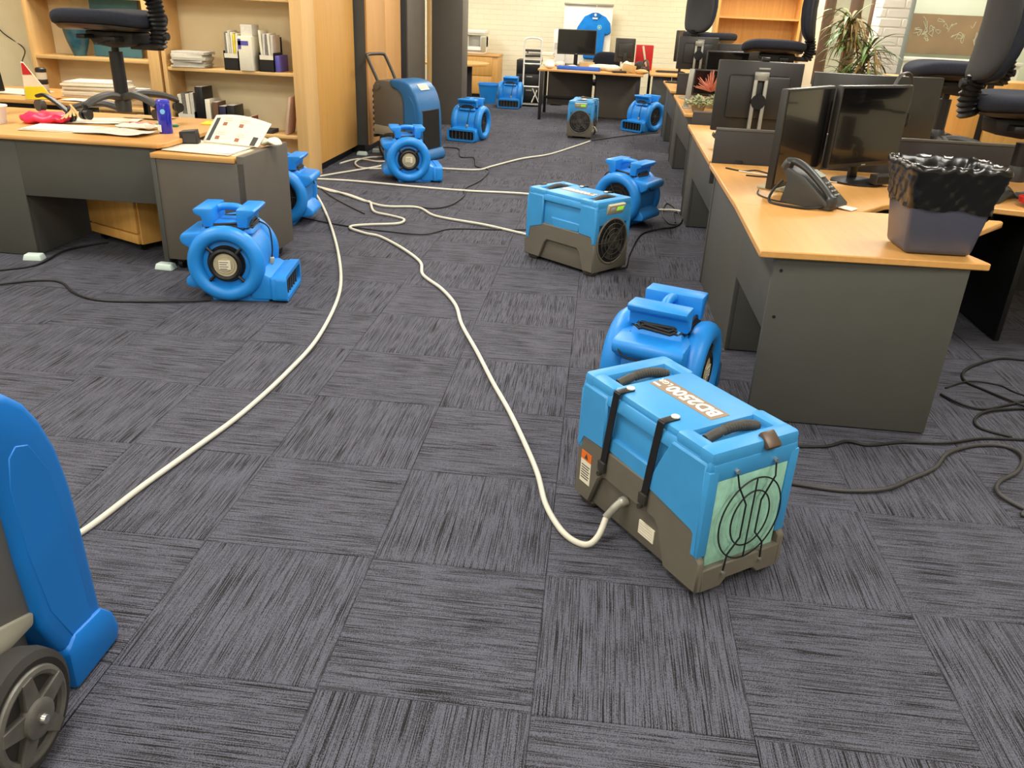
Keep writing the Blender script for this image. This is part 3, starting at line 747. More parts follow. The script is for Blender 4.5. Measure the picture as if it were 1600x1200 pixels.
    lathe(b, [(.036, -.288), (.036, -.295), (.025, -.298), (.005, -.299)], (0, 0, zc), 20, 'x')
    obj('fan_blades', b, pm('fan_dark', (50, 48, 42), .5), t)
    b = new()
    for r in (.05, .08, .11): torus(b, (-.3, 0, zc), r, .0016, 'x', 32, 5)
    for k in range(8):
        a = R(45*k); tube(b, [(-.3, 0, zc), (-.295, .137*math.cos(a), zc+.137*math.sin(a))], .0016, 5)
    obj('fan_guard', b, pm('guard_wire', (86, 84, 74), .4, .4), t)
    b = new(); box(b, (-.291, 0, .402), (.022, .15, .066), (0, -22, 0), .006); pn = obj('control_panel', b, BEIGE, t)
    b = new(); box(b, (-.3025, -.03, .404), (.004, .062, .028), (0, -22, 0), .001); obj('display', b, GREENLCD, pn)
    b = new(); box(b, (-.3025, .035, .404), (.004, .04, .024), (0, -22, 0), .001); obj('keypad', b, PAPER2, pn)
    # straps
    for xs in (-.115, .085):
        b = new()
        box(b, (xs, -.133, .4545), (.026, .055, .006), None, .002); sb = new(); prism(sb, [(-.158, .457), (-.164, .452), (-.168, .30), (-.169, .195), (-.164, .195), (-.162, .43)], 'x', xs-.013, xs+.013); append(b, sb, Matrix(((1, 0, .1, -.0452), (0, 1, 0, 0), (0, 0, 1, 0), (0, 0, 0, 1))))
        st = obj('strap', b, BLACK, t)
        b = new(); cyl(b, (xs, -.113, .456), (xs, -.113, .461), .012, n=14); obj('button', b, WHITE, st)
        b = new(); box(b, (xs-.026, -.17, .195), (.032, .012, .035), None, .003); cyl(b, (xs-.027, -.17, .172), (xs-.027, -.182, .172), .008); obj('hook', b, pm('hook_dark', (74, 72, 66), .35, .6), st)
    # stickers and drain fitting
    b = new(); bx(b, -.258, -.205, -.1625, -.16, .165, .195); s1 = obj('warning_sticker', b, ORANGE, t)
    b = new(); bx(b, -.258, -.205, -.1625, -.16, .085, .165); s2 = obj('white_sticker', b, PAPER, t)
    b = new()
    for k in range(6): bx(b, -.252, -.214+.004*(k%2), -.1635, -.162, .1+.009*k, .103+.009*k)
    obj('print', b, INK, s2)
    b = new(); prism(b, [(-.240, .172), (-.222, .172), (-.231, .19)], 'y', -.1636, -.162); obj('warning_sign', b, INK, s1)
    b = new(); bx(b, .03, .1, -.1458, -.142, .055, .1); s3 = obj('white_sticker', b, PAPER, t)
    b = new()
    for k in range(4): bx(b, .036, .09, -.1466, -.1455, .063+.009*k, .066+.009*k)
    obj('print', b, PAPER2, s3)
    b = new(); tube(b, spline([(-.04, -.142, .125), (-.043, -.165, .118), (-.05, -.185, .095), (-.058, -.2, .07)]), [.016]*6+[.013]*6+[.012]*7, 10); obj('drain_fitting', b, SILVER, t)
    return t
BD = make_compact('blue and grey compact dehumidifier with black straps and a pale green filter end', (.315, 2.145, 0), -54)
clone(BD, (-.085, 5.05, 0), 140, 'blue and grey compact dehumidifier with a lit green display and round fan end', 'compact blue dehumidifiers')
clone(BD, (-.22, 11.05, 0), 84, 'blue and grey compact dehumidifier in front of the far desk under the blue shirt', 'compact blue dehumidifiers')

# ---------------- upright dehumidifiers (front +x) ----------------
def make_upright(label, loc, rz, SHB=BLUE3):
    t = thing('upright_dehumidifier', label, 'dehumidifier', loc, rz, 'upright dehumidifiers')
    b = new()
    prism(b, [(-.25, .25), (-.262, .70), (-.23, .745), (-.19, .76), (.03, .76), (.12, .62), (.13, .4), (.13, .24)], 'y', -.205, .205, .014, 2); bx(b, -.22, .14, -.165, .165, .05, .26, .01)
    obj('body', b, HGREY, t)
    b = new(); prism(b, [(-.25, .235), (-.1, .235), (.112, .235), (.12, .262), (-.02, .315), (-.25, .33)], 'y', -.213, .213, .006, 2); obj('skirt', b, pm('skirt_grey', (150, 146, 130), .5, var=.06), t)
    out = [(-.05, .776), (.06, .776), (.13, .764), (.18, .74), (.222, .7), (.255, .645), (.284, .565), (.3, .47), (.306, .38), (.314, .1), (.168, .1), (.118, .22), (.106, .40), (.104, .56), (.085, .64), (.04, .68), (-.03, .70)]
    b = new(); prism(b, out, 'y', -.222, .222, .02, 3); sh = obj('front_shell', b, SHB, t)
    b = new(); prism(b, [(.125, .56), (.14, .62), (.165, .635), (.2, .62), (.24, .54), (.258, .4), (.27, .12), (.2, .12), (.15, .24), (.128, .4)], 'y', -.2238, .2238, .003, 1); obj('side_panel', b, SHB, t)
    # foot
    b = new(); prism(b, [(.165, .0), (.335, .0), (.35, .03), (.335, .085), (.30, .125), (.2, .135), (.165, .11)], 'y', -.232, .232, .012, 2); obj('foot', b, SHB, t)
    # grille
    b = new(); prism(b, [(.292, .5), (.302, .5), (.319, .12), (.3, .12)], 'y', -.165, .165, .003, 1); g = obj('grille', b, BLACK, t)
    b = new()
    for k in range(26):
        z = .13+.0142*k; x = .3195-.018*(z-.12)/.38
        bx(b, x-.004, x+.002, -.158, .158, z, z+.006)
    obj('louvre', b, pm('louvre_black', (26, 26, 25), .6), g)
    b = new(); box(b, (.212, 0, .712), (.006, .17, .075), (0, -44, 0), .002); lbp = obj('label', b, PAPER, t)
    b = new()
    for k in range(3): box(b, (.2145, -.05+.05*k, .714), (.006, .035, .045), (0, -44, 0), .001)
    obj('print', b, PAPER2, lbp)
    # louvred rear edge
    b = new()
    for k in range(9): bx(b, -.275, -.25, -.19, .19, .2+.055*k, .23+.055*k, .004)
    obj('rear_fins', b, pm('rear_dark', (54, 52, 46), .6), t)
    # handle
    b = new(); pth = [(-.2, -.165, .66), (-.225, -.165, .75), (-.335, -.165, .955), (-.355, -.14, .985), (-.36, 0, .99), (-.355, .14, .985), (-.335, .165, .955), (-.225, .165, .75), (-.2, .165, .66)]
    tube(b, spline(pth, 5), .016, 10); obj('handle', b, pm('handle_tube', (60, 58, 52), .5), t)
    for s in (-1, 1):
        b = new(); cyl(b, (-.2, s*.17, .7), (-.2, s*.222, .7), .03); obj('handle_pivot', b, HGREY, t)
    # wheels
    for s in (-1, 1):
        wc = Vector((-.03, s*.25, .134))
        b = new(); lathe(b, [(.098, -.03), (.115, -.034), (.13, -.025), (.134, 0), (.13, .025), (.115, .034), (.098, .03), (.094, 0)], wc, 40, 'y')
        # close into a tyre ring
        wh = obj('wheel', b, RUBBER, t)
        b = new(); torus(b, wc+Vector((0, s*.030, 0)), .092, .011, 'y', 40, 8)
        for k in range(5):
            a = R(72*k+18); d = Vector((math.cos(a), 0, math.sin(a))); e = Vector((-d.z, 0, d.x)); c0 = wc+Vector((0, s*.044, 0))
            q = [c0+d*.02+e*.022, c0+d*.093+e*.013, c0+d*.093-e*.013, c0+d*.02-e*.022]
            lo = [b.verts.new(v) for v in q]; hi = [b.verts.new(v-Vector((0, s*.02, 0))) for v in q]
            b.faces.new(lo); b.faces.new(hi[::-1])
            for i in range(4): b.faces.new((lo[i], lo[(i+1)%4], hi[(i+1)%4], hi[i]))
        lathe(b, [(.04, s*.03), (.04, s*.052), (.034, s*.056), (.02, s*.056)], wc, 20, 'y')
        obj('rim', b, pm('rim_grey', (96, 94, 88), .45, .2, var=.2, ns=25), wh)
        b = new(); cyl(b, wc+Vector((0, s*.05, 0)), wc+Vector((0, s*.064, 0)), .012, .009, 14); obj('axle_cap', b, CHROME, wh)
        b = new(); lathe(b, [(.1, s*-.005), (.1, s*.012), (.05, s*.012)], wc, 24, 'y'); obj('wheel_disc', b, BLACK, wh)
    b = new(); cyl(b, (-.03, -.25, .134), (-.03, .25, .134), .014); obj('axle', b, BLACKM, t)
    return t
UP = make_upright('upright blue dehumidifier with a black grille and raised handle by the tall cupboards', (-2.0, 8.6, 0), -19, BLUED)
make_upright('upright blue dehumidifier on a spoked rubber wheel, with a white hose running to it', (-1.30, 1.105, 0), 90)

# ---------------- office chairs (facing +x) ----------------
def make_chair(label, loc, rz, up=0, bk=0):
    t = thing('office_chair', label, 'office chair', loc, rz, 'office chairs standing on desks')
    for k in range(5):
        a = R(72*k+18); d = Vector((math.cos(a), math.sin(a), 0))
        b = new(); pts = spline([d*.03+Vector((0,0,.10)), d*.12+Vector((0,0,.12)), d*.24+Vector((0,0,.105)), d*.33+Vector((0,0,.075))], 4)
        tube(b, pts, [.034-.010*i/(len(pts)-1) for i in range(len(pts))], 8, flat=.75); lg = obj('leg', b, pm('base_plastic', (52, 52, 50), .5, var=.1), t)
        b = new(); c = d*.33; s = Vector((-d.y, d.x, 0))
        for q in (-1, 1): cyl(b, c+s*q*.008+Vector((0,0,.03)), c+s*q*.026+Vector((0,0,.03)), .03, n=16)
        cyl(b, c+Vector((0,0,.03)), c+Vector((0,0,.075)), .012, n=10)
        cushion(b, c+Vector((0,0,.042)), (.026, .026, .016), 1, 1, 12, 6)
        obj('castor', b, pm('castor_black', (28, 28, 28), .4), lg)
    b = new(); lathe(b, [(.045, .075), (.048, .13), (.04, .15), (.03, .155)], n=20); obj('hub', b, pm('base_plastic', (52, 52, 50), .5), t)
    b = new(); cyl(b, (0, 0, .14), (0, 0, .36+up), .040); cyl(b, (0, 0, .30), (0, 0, .46+up), .022); obj('gas_lift', b, BLACK, t)
    n0 = len(t.children)
    b = new(); prism(b, [(-.2, .46), (-.19, .40), (-.06, .385), (.07, .40), (.12, .455), (.12, .475), (-.2, .475)], 'y', -.09, .09, .01); bx(b, -.14, -.06, -.17, .17, .42, .45, .006); bx(b, .06, .12, -.17, .17, .43, .455, .006); obj('mechanism', b, BLACKM, t)
    b = new(); tube(b, [(.0, -.08, .43), (.02, -.2, .425), (.02, -.26, .42)], .006, 8); box(b, (.02, -.28, .418), (.035, .06, .012), None, .006); obj('lever', b, BLACK, t)
    b = new(); tube(b, [(-.1, .08, .43), (-.1, .22, .42)], .006, 8); box(b, (-.1, .25, .415), (.03, .07, .012), None, .006); obj('lever', b, BLACK, t)
    def sf(p):
        q = p.copy(); q.z += .018*(abs(p.y)/.24)**2-.02*max(0, (p.x-.14)/.14)**2
        return q
    b = new(); cushion(b, (.0, 0, .535), (.285, .275, .05), .55, .62, 32, 14, sf); obj('seat', b, FABRIC, t, 60)
    b = new(); cushion(b, (0, 0, .495), (.262, .252, .022), .5, .6, 32, 8, sf); obj('seat_pan', b, BLACK, t, 60)
    def bf(p):
        q = p.copy(); q.x -= .05*(p.y/.22)**2*-1; q.x += -.03*(p.z/.27)**2+.02*p.z
        q.y *= 1-.18*max(0, p.z/.28)**2-.08*max(0, -p.z/.28)
        return q
    b = new(); cushion(b, (-.265, 0, .885+bk), (.04, .205, .28), .6, .5, 28, 18, bf); obj('backrest', b, FABRIC, t, 60)
    b = new(); cushion(b, (-.292, 0, .88+bk), (.03, .192, .265), .5, .5, 28, 14, bf); obj('back_shell', b, pm('chair_shell', (34, 35, 38), .6), t, 60)
    b = new(); P = []; rr = []
    z0_ = .37 if up < -.05 else .46; z1_ = .63+bk; nb = 2*int((z1_-z0_)/.021)+1
    for k in range(nb):
        u = k/(nb-1); P.append((-.30-.02*math.sin(PI*u), 0, z0_+(z1_-z0_)*u)); rr.append(.052 if k % 2 else .04)
    tube(b, P, rr, 14); obj('bellows', b, BLACK, t, 20)
    b = new(); prism(b, [(-.32, .44), (-.13, .44), (-.13, .47), (-.28, .48), (-.28, .54), (-.32, .54)], 'y', -.03, .03, .005); cyl(b, (-.34, 0, .52), (-.375, 0, .52), .022, n=14); obj('back_bracket', b, BLACKM, t)
    for o in list(t.children)[n0:]: o.location.z = up
    return t
CH = make_chair('charcoal office chair standing on the left desk, with papers around its castors', (-2.93, 4.97, .7025), 172, .06, .1)
GC = 'office chairs standing on desks'
for loc, rz, up, lb in (
    ((2.10, 4.38, .7015), -2, -.10, 'charcoal office chair standing on the desk right behind the waste bin'),
    ((2.25, 5.9, .7015), 176, -.02, 'charcoal office chair facing the wide monitor back, next to the glass office'),
    ((1.52, 8.2, .7015), 172, .02, 'charcoal office chair with its back beside the leafy plant'),
    ((1.2, 10.5, .7015), 48, .03, 'charcoal office chair in front of the beech bookshelf and brick wall')):
    make_chair(lb, loc, rz, up, -.08 if up < -.05 else 0)

# ---------------- monitors (screen faces -y, origin at foot) ----------------
def monitor(label, loc, rz, W, H, z0, stand='disc', bezel=.012, name='monitor', tilt=0, curve=0):
    t = thing(name, label, 'monitor', loc, rz)
    b = new()
    if curve:
        n = 12; pts = []
        for k in range(n+1):
            x = -W/2+W*k/n; pts.append((x, -curve*(1-(2*x/W)**2)*-1-.018))
        prism(b, pts+[(x, y+.035) for x, y in pts[::-1]], 'z', z0, z0+H, .006, 2)
    else:
        box(b, (0, 0, z0+H/2), (W, .036, H), (tilt, 0, 0), .008)
        box(b, (0, .022, z0+H*.5), (W*.72, .03, H*.6), (tilt, 0, 0), .012)
    shl = obj('shell', b, MONBACK, t)
    if not curve:
        b = new(); box(b, (0, -.019, z0+H/2+bezel*.5), (W-2*bezel, .003, H-3*bezel), (tilt, 0, 0)); obj('screen', b, SCREEN, t)
        b = new(); box(b, (0, -.0195, z0+bezel*.9), (.03, .003, .006), (tilt, 0, 0)); obj('logo', b, SILVER, t)
    b = new()
    if stand == 'disc':
        lathe(b, [(.13, 0), (.13, .01), (.1, .018), (.03, .022)], n=32); box(b, (0, .035, (z0+H*.4)/2), (.06, .022, z0+H*.4), None, .006)
        obj('stand', b, BLACK, t)
    elif stand == 'silver':
        box(b, (0, .03, .008), (.24, .2, .016), None, .007); box(b, (0, .05, (z0+H*.4)/2), (.06, .018, z0+H*.4), (3, 0, 0), .006)
        obj('stand', b, BEIGE, t)
    elif stand == 'bracket':
        for s in (-1, 1): box(b, (s*.032, .062, (z0+H*.82)/2), (.022, .02, z0+H*.82), None, .004)
        box(b, (0, .062, z0+H*.80), (.086, .02, .05), None, .004); box(b, (0, .062, .06), (.086, .02, .12), None, .004); box(b, (0, .04, .008), (.26, .2, .016), None, .006)
        obj('stand', b, SILVER, t)
        b = new(); cyl(b, (.0, .02, z0+H*.45), (.0, .075, z0+H*.45), .045, n=24); obj('hinge', b, BLACK, t)
        b = new(); box(b, (0, .0205, z0+H*.8), (W*.66, .004, .008)); obj('vent_slot', b, BLACK, shl)
        b = new(); box(b, (-.02, .021, z0+H*.9), (.07, .004, .012), None, .004); obj('logo', b, SILVER, shl)
    return t
def facing(p0, p1): return math.degrees(math.atan2(p1[1]-p0[1], p1[0]-p0[0]))
p0, p1 = (.815, 3.97), (1.135, 4.40)
monitor('slim black monitor on a beige stand, nearer the desk phone', ((p0[0]+p1[0])/2, (p0[1]+p1[1])/2, .70), facing(p0, p1), .53, .45, .03, 'silver')
p0, p1 = (1.15, 4.34), (1.60, 4.68)
m2 = monitor('wide black monitor on a round black stand with a headset hung on it', ((p0[0]+p1[0])/2, (p0[1]+p1[1])/2, .70), facing(p0, p1), .56, .40, .085, 'disc')
m3 = monitor('black monitor seen from behind with a tall silver bracket stand', (.965, 5.5, .70), 182, .52, .42, .11, 'bracket')
m4 = monitor('large curved monitor seen from behind, with faint dark print on its back', (1.66, 5.45, .70), 184, .78, .37, .12, 'disc', curve=.05)
b = new(); bx(b, .04, .1, .062, .066, .425, .437); bx(b, .115, .16, .062, .066, .422, .434); obj('faint_print', b, pm('dim_lettering', (16, 16, 15), .3), m4)
monitor('small black monitor seen from behind on a silver bracket past the succulents', (.93, 9.05, .70), 186, .40, .31, .28, 'bracket')
monitor('black monitor turned to the room, beside the small silver-bracket monitor', (1.2, 8.75, .70), 4, .42, .28, .2, 'disc')
monitor('broad black monitor seen from behind, in front of the far chair seat', (1.42, 9.2, .70), 180, .56, .3, .24, 'disc')
monitor('narrow black monitor seen edge-on beside the brick wall', (.92, 11.2, .70), 250, .3, .36, .26, 'disc')
monitor('black monitor facing the room on the papers-covered far desk', (-.44, 13.25, .70), 4, .58, .35, .19, 'disc')
monitor('black monitor seen from behind beside the red box file', (.29, 13.3, .70), 190, .3, .33, .12, 'disc')
# webcam on the bracket monitor
t = thing('webcam', 'small black webcam clipped on the silver-bracket monitor', 'webcam', (.985, 5.5, 1.228))
b = new(); box(b, (0, 0, .012), (.05, .03, .03), None, .008); obj('body', b, BLACK, t)
b = new(); box(b, (0, .018, -.02), (.03, .012, .05), None, .004); obj('clip', b, BLACK, t)
# headset
t = thing('headset', 'black headset hanging over the corner of the wide monitor', 'headset', (1.565, 4.70, 1.2), 30)
b = new(); tube(b, spline([(-.06, 0, -.02), (-.03, 0, .03), (.03, 0, .035), (.065, 0, -.03), (.07, 0, -.12), (.05, 0, -.17)], 6), .012, 8, flat=.6); obj('headband', b, pm('band_grey', (62, 60, 58), .5), t)
b = new(); cushion(b, (.045, -.01, -.19), (.03, .028, .042), .7, .8); obj('ear_cup', b, BLACK, t)
b = new(); cushion(b, (.025, -.02, -.2), (.018, .02, .034), .7, .8); obj('ear_pad', b, pm('pad_brown', (74, 54, 46), .7), t)
# desk phone
t = thing('desk_phone', 'dark grey desk phone with its handset in the cradle', 'phone', (.99, 3.83, .70), -38)
b = new(); prism(b, [(-.12, 0), (.12, 0), (.125, .02), (-.02, .13), (-.12, .165), (-.13, .15), (-.10, .1)], 'y', -.075, .11, .008); bd = obj('body', b, pm('phone_grey', (62, 64, 64), .45), t)
sl = math.degrees(math.atan2(-.11, .145))
b = new()
for i in range(4):
    for j in range(3):
        u = .25+.13*i; c = Vector((.125-.145*u, .0+.03*j, .02+.11*u+.006)); box(b, c, (.014, .02, .008), (0, -sl*-1, 0), .002)
obj('key', b, pm('key_grey', (150, 150, 146), .5), bd)
b = new(); box(b, (-.02, .045, .131), (.06, .1, .006), (0, 22, 0), .002); obj('display', b, pm('phone_screen', (170, 174, 160), .3), bd)
b = new(); P = spline([(-.125, -.05, .15), (-.1, -.05, .185), (-.03, -.05, .165), (.06, -.05, .1), (.11, -.05, .05), (.115, -.05, .02)], 5)
tube(b, P, [.03 if i < 5 or i > len(P)-7 else .02 for i in range(len(P))], 10, flat=.8); obj('handset', b, pm('handset_grey', (50, 52, 52), .4), t)
b = new(); tube(b, spline([(.1, -.06, .02), (.05, -.12, .008), (-.06, -.15, .006), (-.14, -.13, .008), (-.15, -.09, .05), (-.12, -.07, .1)], 8), .006, 6); obj('handset_cord', b, CORD, t)
b = new(); box(b, (.15, .05, .006), (.07, .07, .003), (0, 3, 0)); obj('number_card', b, PAPER, t)
# waste bin with liner
t = thing('waste_bin', 'grey plastic waste bin with a black liner standing on the desk corner', 'waste bin', (1.262, 3.13, .70), 2)
b = new(); tbox(b, 0, (.12, .10), .285, (.155, .135), .022, 3); obj('bin', b, BINPL, t)
b = new(); rnd = random.Random(3); ring = []
def resample(lp, n):
    P = [Vector((u, v)) for u, v in lp]; P.append(P[0]); ds = [0]
    for q0, q1 in zip(P, P[1:]): ds.append(ds[-1]+(q1-q0).length)
    out = []; k = 0
    for i in range(n):
        d = ds[-1]*i/n
        while ds[k+1] < d: k += 1
        f = (d-ds[k])/max(1e-9, ds[k+1]-ds[k]); out.append(P[k].lerp(P[k+1], f))
    return out
prof = [(1.045, .168), (1.05, .174), (1.04, .182), (1.055, .192), (1.045, .204), (1.06, .218), (1.05, .232), (1.07, .246), (1.06, .26), (1.085, .272), (1.07, .284), (1.10, .294), (1.11, .306), (1.08, .318), (1.02, .322), (.96, .312), (.92, .29), (.9, .25), (.88, .2)]
N_ = 140
for m_, (s, z) in enumerate(prof):
    k = z/.285; hx = .12+.035*min(1, k); hy = .10+.035*min(1, k); row = []
    for i, q in enumerate(resample(rrect(hx*s, hy*s, .035, 0, 0, 6), N_)):
        a = 2*PI*i/N_; t_ = m_/len(prof)
        nz = .0022*math.sin(9*a+m_*.75)+.0018*math.sin(19*a-m_*1.1+2*math.sin(3*a))+.0016*math.sin(31*a+m_*1.9)*math.sin(2*a)+rnd.uniform(-.0006, .0006)
        drop = (-.06*math.exp(-((a-5.5)/.45)**2)-.004*math.sin(7*a))*max(0, 1-m_/7)
        L2 = q.length; q2 = q*(1+nz/L2); row.append(b.verts.new((q2.x, q2.y, z+drop+nz*.9)))
    ring.append(row)
for A, B in zip(ring, ring[1:]):
    for i in range(len(A)): b.faces.new((A[i], A[(i+1)%len(A)], B[(i+1)%len(A)], B[i]))
obj('liner', b, BAG, t, 70)
# bits on the near desk
def cordthing(name, label, pts, r, mat, cat='cable', group=None, k=6, n=7):
    b = new(); tube(b, spline(pts, k), r, n); return single(name, b, mat, label, cat, group=group, sharp=80)
cordthing('desk_cable', 'black cable curling behind the desk phone', [(.80,4.1,.704),(.78,3.98,.704),(.83,3.86,.704),(.92,3.82,.704),(.95,3.9,.704)], .0035, CORD)
cordthing('desk_cable', 'thin black leads gathered against the low divider beside the beige-stand monitor', [(.72,4.7,.704),(.8,4.62,.705),(.88,4.66,.706),(.95,4.55,.704),(.9,4.48,.705),(.8,4.5,.704)], .004, CORD)
cordthing('desk_cable', 'white cable lying beneath the angled monitors', [(.78,4.62,.704),(.88,4.55,.705),(.98,4.5,.704),(1.1,4.52,.704),(1.25,4.45,.704),(1.3,4.5,.704)], .004, HOSE)
t = thing('charger_dock', 'black charger dock on the round monitor stand', 'dock', (1.47, 4.42, .72), 30)
b = new(); box(b, (0, 0, .02), (.12, .05, .05), None, .005); obj('body', b, DGREY, t)
b = new(); box(b, (0, -.026, .02), (.1, .004, .03)); obj('face_plate', b, BLACK, t)
b = new(); box(b, (0,0,.006), (.05,.03,.012), None, .003); single('usb_adapter', b, WHITE, 'small white adapter beside the charger dock', 'adapter', (1.53, 4.28, .70), 20)
b = new(); lathe(b, [(.03, 0), (.09, .02), (.095, .045), (.085, .045), (.03, .012)], n=24); single('red_dish', b, RED, 'small red dish on the desk under the chair castors', 'dish', (2.12, 4.12, .70))

# ---------------- plants ----------------
t = thing('potted_dracaena', 'tall leafy dracaena with arching green and brown leaves by the brick pillar', 'plant', (2.33, 8.55, 0))
b = new(); lathe(b, [(.14, 0), (.19, .3), (.2, .34), (.18, .34), (.16, .28), (.02, .28)], n=28); obj('pot', b, pm('pot_grey', (92, 96, 92), .6), t)
for sx, sy, h in ((-.05, .02, 1.5), (.07, -.03, 1.28), (0, .05, 1.02)):
    b = new(); tube(b, spline([(sx*.5, sy, .25), (sx, sy*1.2, h*.6), (sx*1.6, sy, h)], 5), .016, 8); obj('stem', b, pm('stem_brown', (120, 96, 62), .8), t)
def leaf_mesh(L_, wd, droop, mat):
    b = bmesh.new(); rows = []
    for k in range(9):
        u = k/8; x = L_*u*(1-.25*droop*u); z = L_*(.55*u-droop*u*u); wv = wd*math.sin(PI*min(.98, .12+.86*u))**.8
        rows.append([b.verts.new((x, -wv, z+.3*wv)), b.verts.new((x, 0, z)), b.verts.new((x, wv, z+.3*wv))])
    for A, B in zip(rows, rows[1:]):
        for i in (0, 1): b.faces.new((A[i], A[i+1], B[i+1], B[i]))
    me = bpy.data.meshes.new('leaf'); b.to_mesh(me); b.free(); me.shade_smooth(); me.materials.append(mat); return me
LMS = [leaf_mesh(.34, .014, .75, LEAF), leaf_mesh(.3, .013, .95, LEAFD), leaf_mesh(.4, .015, .6, pm('leaf_fresh', (92, 128, 58), .45, var=.3, ns=8)), leaf_mesh(.28, .009, 1.1, LEAFD)]
rnd = random.Random(11)
for sx, sy, h, n in ((-.08, .02, 1.52, 96), (.12, -.04, 1.3, 96), (0, .05, 1.06, 90)):
    for k in range(n):
        o = obj('leaf', LMS[rnd.randrange(4)], None, t); u = rnd.random()
        o.location = (sx+rnd.uniform(-.02, .02), sy+rnd.uniform(-.02, .02), h-.28*(1-u)); s = rnd.uniform(.75, 1.15)
        o.scale = (s, s, s); o.rotation_euler = (0, R(rnd.uniform(-50, 15)*u+8), R(rnd.uniform(0, 360)))
def leaf_pot(label, loc, n, rad, mat, name, pot_m, hh=.06):
    t = thing(name, label, 'plant', loc)
    b = new(); lathe(b, [(rad*.4, 0), (rad*.55, hh), (rad*.5, hh), (.01, hh*.8)], n=16); obj('pot', b, pot_m, t)
    b = new(); r2 = random.Random(int(loc[0]*1000))
    for k in range(n):
        a = r2.uniform(0, 2*PI); rr = rad*r2.random()**.5; z = hh+r2.uniform(-.01, .5)*rad*(1.5-rr/rad)
        cushion(b, (rr*math.cos(a), rr*math.sin(a), z), (.022, .013, .007), 1, 1, 8, 4, None, rotm(r2.uniform(-40, 40), r2.uniform(-60, 10), math.degrees(a)))
    o = obj('foliage', b, mat, t); o['kind'] = 'stuff'
    return t
leaf_pot('grey-green succulent spilling over the near corner of its desk', (.86, 7.7, .70), 110, .12, SUCC, 'succulent', pm('pot_clay', (130, 116, 92), .7))
leaf_pot('bushy grey-green succulent next to the pink flowers', (1.07, 7.86, .70), 110, .12, SUCC, 'succulent', pm('pot_clay', (130, 116, 92), .7), .08)
t = thing('pink_flowers', 'dusty pink spiky flower cluster among the succulents', 'flowers', (1.0, 8.1, .70))
b = new(); lathe(b, [(.04, 0), (.05, .1), (.045, .1), (.01, .09)], n=16); obj('pot', b, pm('pot_clay', (130, 116, 92), .7), t)
b = new(); rnd = random.Random(5)
for k in range(70):
    d = Vector((rnd.gauss(0, 1), rnd.gauss(0, 1), abs(rnd.gauss(0, 1))+.3)).normalized(); tube(b, [Vector((0, 0, .15)), Vector((0, 0, .15))+d*rnd.uniform(.1, .2)], [.007, .002], 5)
o = obj('petals', b, FLOWER, t); o['kind'] = 'stuff'
leaf_pot('small dark trailing plant on the desk edge before the silver-bracket monitor', (.80, 5.64, .70), 40, .05, pm('dark_foliage', (70, 76, 58), .6, var=.3, ns=40), 'small_plant', BLACK, .05)
t = thing('label_dispenser', 'black upright tape dispenser with two discs on the desk edge', 'dispenser', (.785, 5.36, .70), 60)
for y in (-.02, .02):
    b = new(); cyl(b, (0, y-.006, .05), (0, y+.006, .05), .05, n=24); obj('disc', b, BLACK, t)
b = new(); box(b, (0, 0, .01), (.1, .06, .02), None, .004); obj('base', b, BLACK, t)
t = thing('monitor_stand', 'pale silver upright monitor stand on the succulent desk', 'stand', (.79, 8.0, .70))  # silver upright of a monitor stand
b = new(); box(b, (0, 0, .17), (.045, .03, .34), (0, 3, 0), .006); obj('column', b, SILVER, t)
b = new(); box(b, (.03, 0, .006), (.14, .14, .012), None, .004); obj('base', b, SILVER, t)
monitor('black monitor beside the pale upright arm, behind the succulents', (1.04, 8.45, .70), 4, .36, .24, .08, 'disc')

# ---------------- things on the left desk, table and shelves ----------------
def stack(label, loc, rz, n, w, h, mats, name='paper_stack', cat='papers', th=.012, jit=.015, seed=1):
    t = thing(name, label, cat, loc, rz); r_ = random.Random(seed); z = 0
    for k in range(n):
        q = th*r_.uniform(.7, 1.3)
        b = new(); box(b, (r_.uniform(-jit, jit), r_.uniform(-jit, jit), z+q/2), (w*r_.uniform(.93, 1), h*r_.uniform(.93, 1), q), (r_.uniform(-.6, .6), r_.uniform(-.6, .6), r_.uniform(-5, 5)), .0015, 1); z += q*.97
        obj('sheaf', b, mats[k % len(mats)], t)
    return t
def sheet(label, loc, rz, w, h, mat, amp=.012, name='loose_paper', cat='paper', seed=2):
    b = bmesh.new(); n = 12; r_ = random.Random(seed); ph = r_.random()*6
    def zz(i, j): return .004+amp*(.5+.5*math.sin(i*.7+ph)*math.cos(j*.6+ph*1.7))*(i/n)
    lo = [[b.verts.new((w*(i/n-.5), h*(j/n-.5), zz(i, j)-.0015)) for j in range(n+1)] for i in range(n+1)]
    hi = [[b.verts.new((w*(i/n-.5), h*(j/n-.5), zz(i, j))) for j in range(n+1)] for i in range(n+1)]
    for i in range(n):
        for j in range(n):
            b.faces.new((hi[i][j], hi[i+1][j], hi[i+1][j+1], hi[i][j+1])); b.faces.new((lo[i][j+1], lo[i+1][j+1], lo[i+1][j], lo[i][j]))
    return single(name, b, mat, label, cat, loc, rz)
DZ = .7025
t = thing('wipes_can', 'bright blue cylindrical can standing on the left desk edge', 'can', (-2.54, 4.72, DZ))
b = new(); lathe(b, [(.036, 0), (.038, .004), (.038, .165), (.036, .17)], n=28); cn = obj('can', b, CANB, t)
b = new(); lathe(b, [(.037, .168), (.037, .182), (.03, .19), (.01, .19)], n=28); obj('lid', b, pm('can_lid', (62, 66, 190), .3), t)
b = new(); cyl(b, (.012, -.034, .125), (.012, -.0395, .125), .014, n=16); obj('emblem', b, pm('can_emblem', (120, 190, 236), .4), cn)
b = new(); box(b, (-.018, -.034, .03), (.022, .008, .04)); obj('white_panel', b, PAPER, cn)
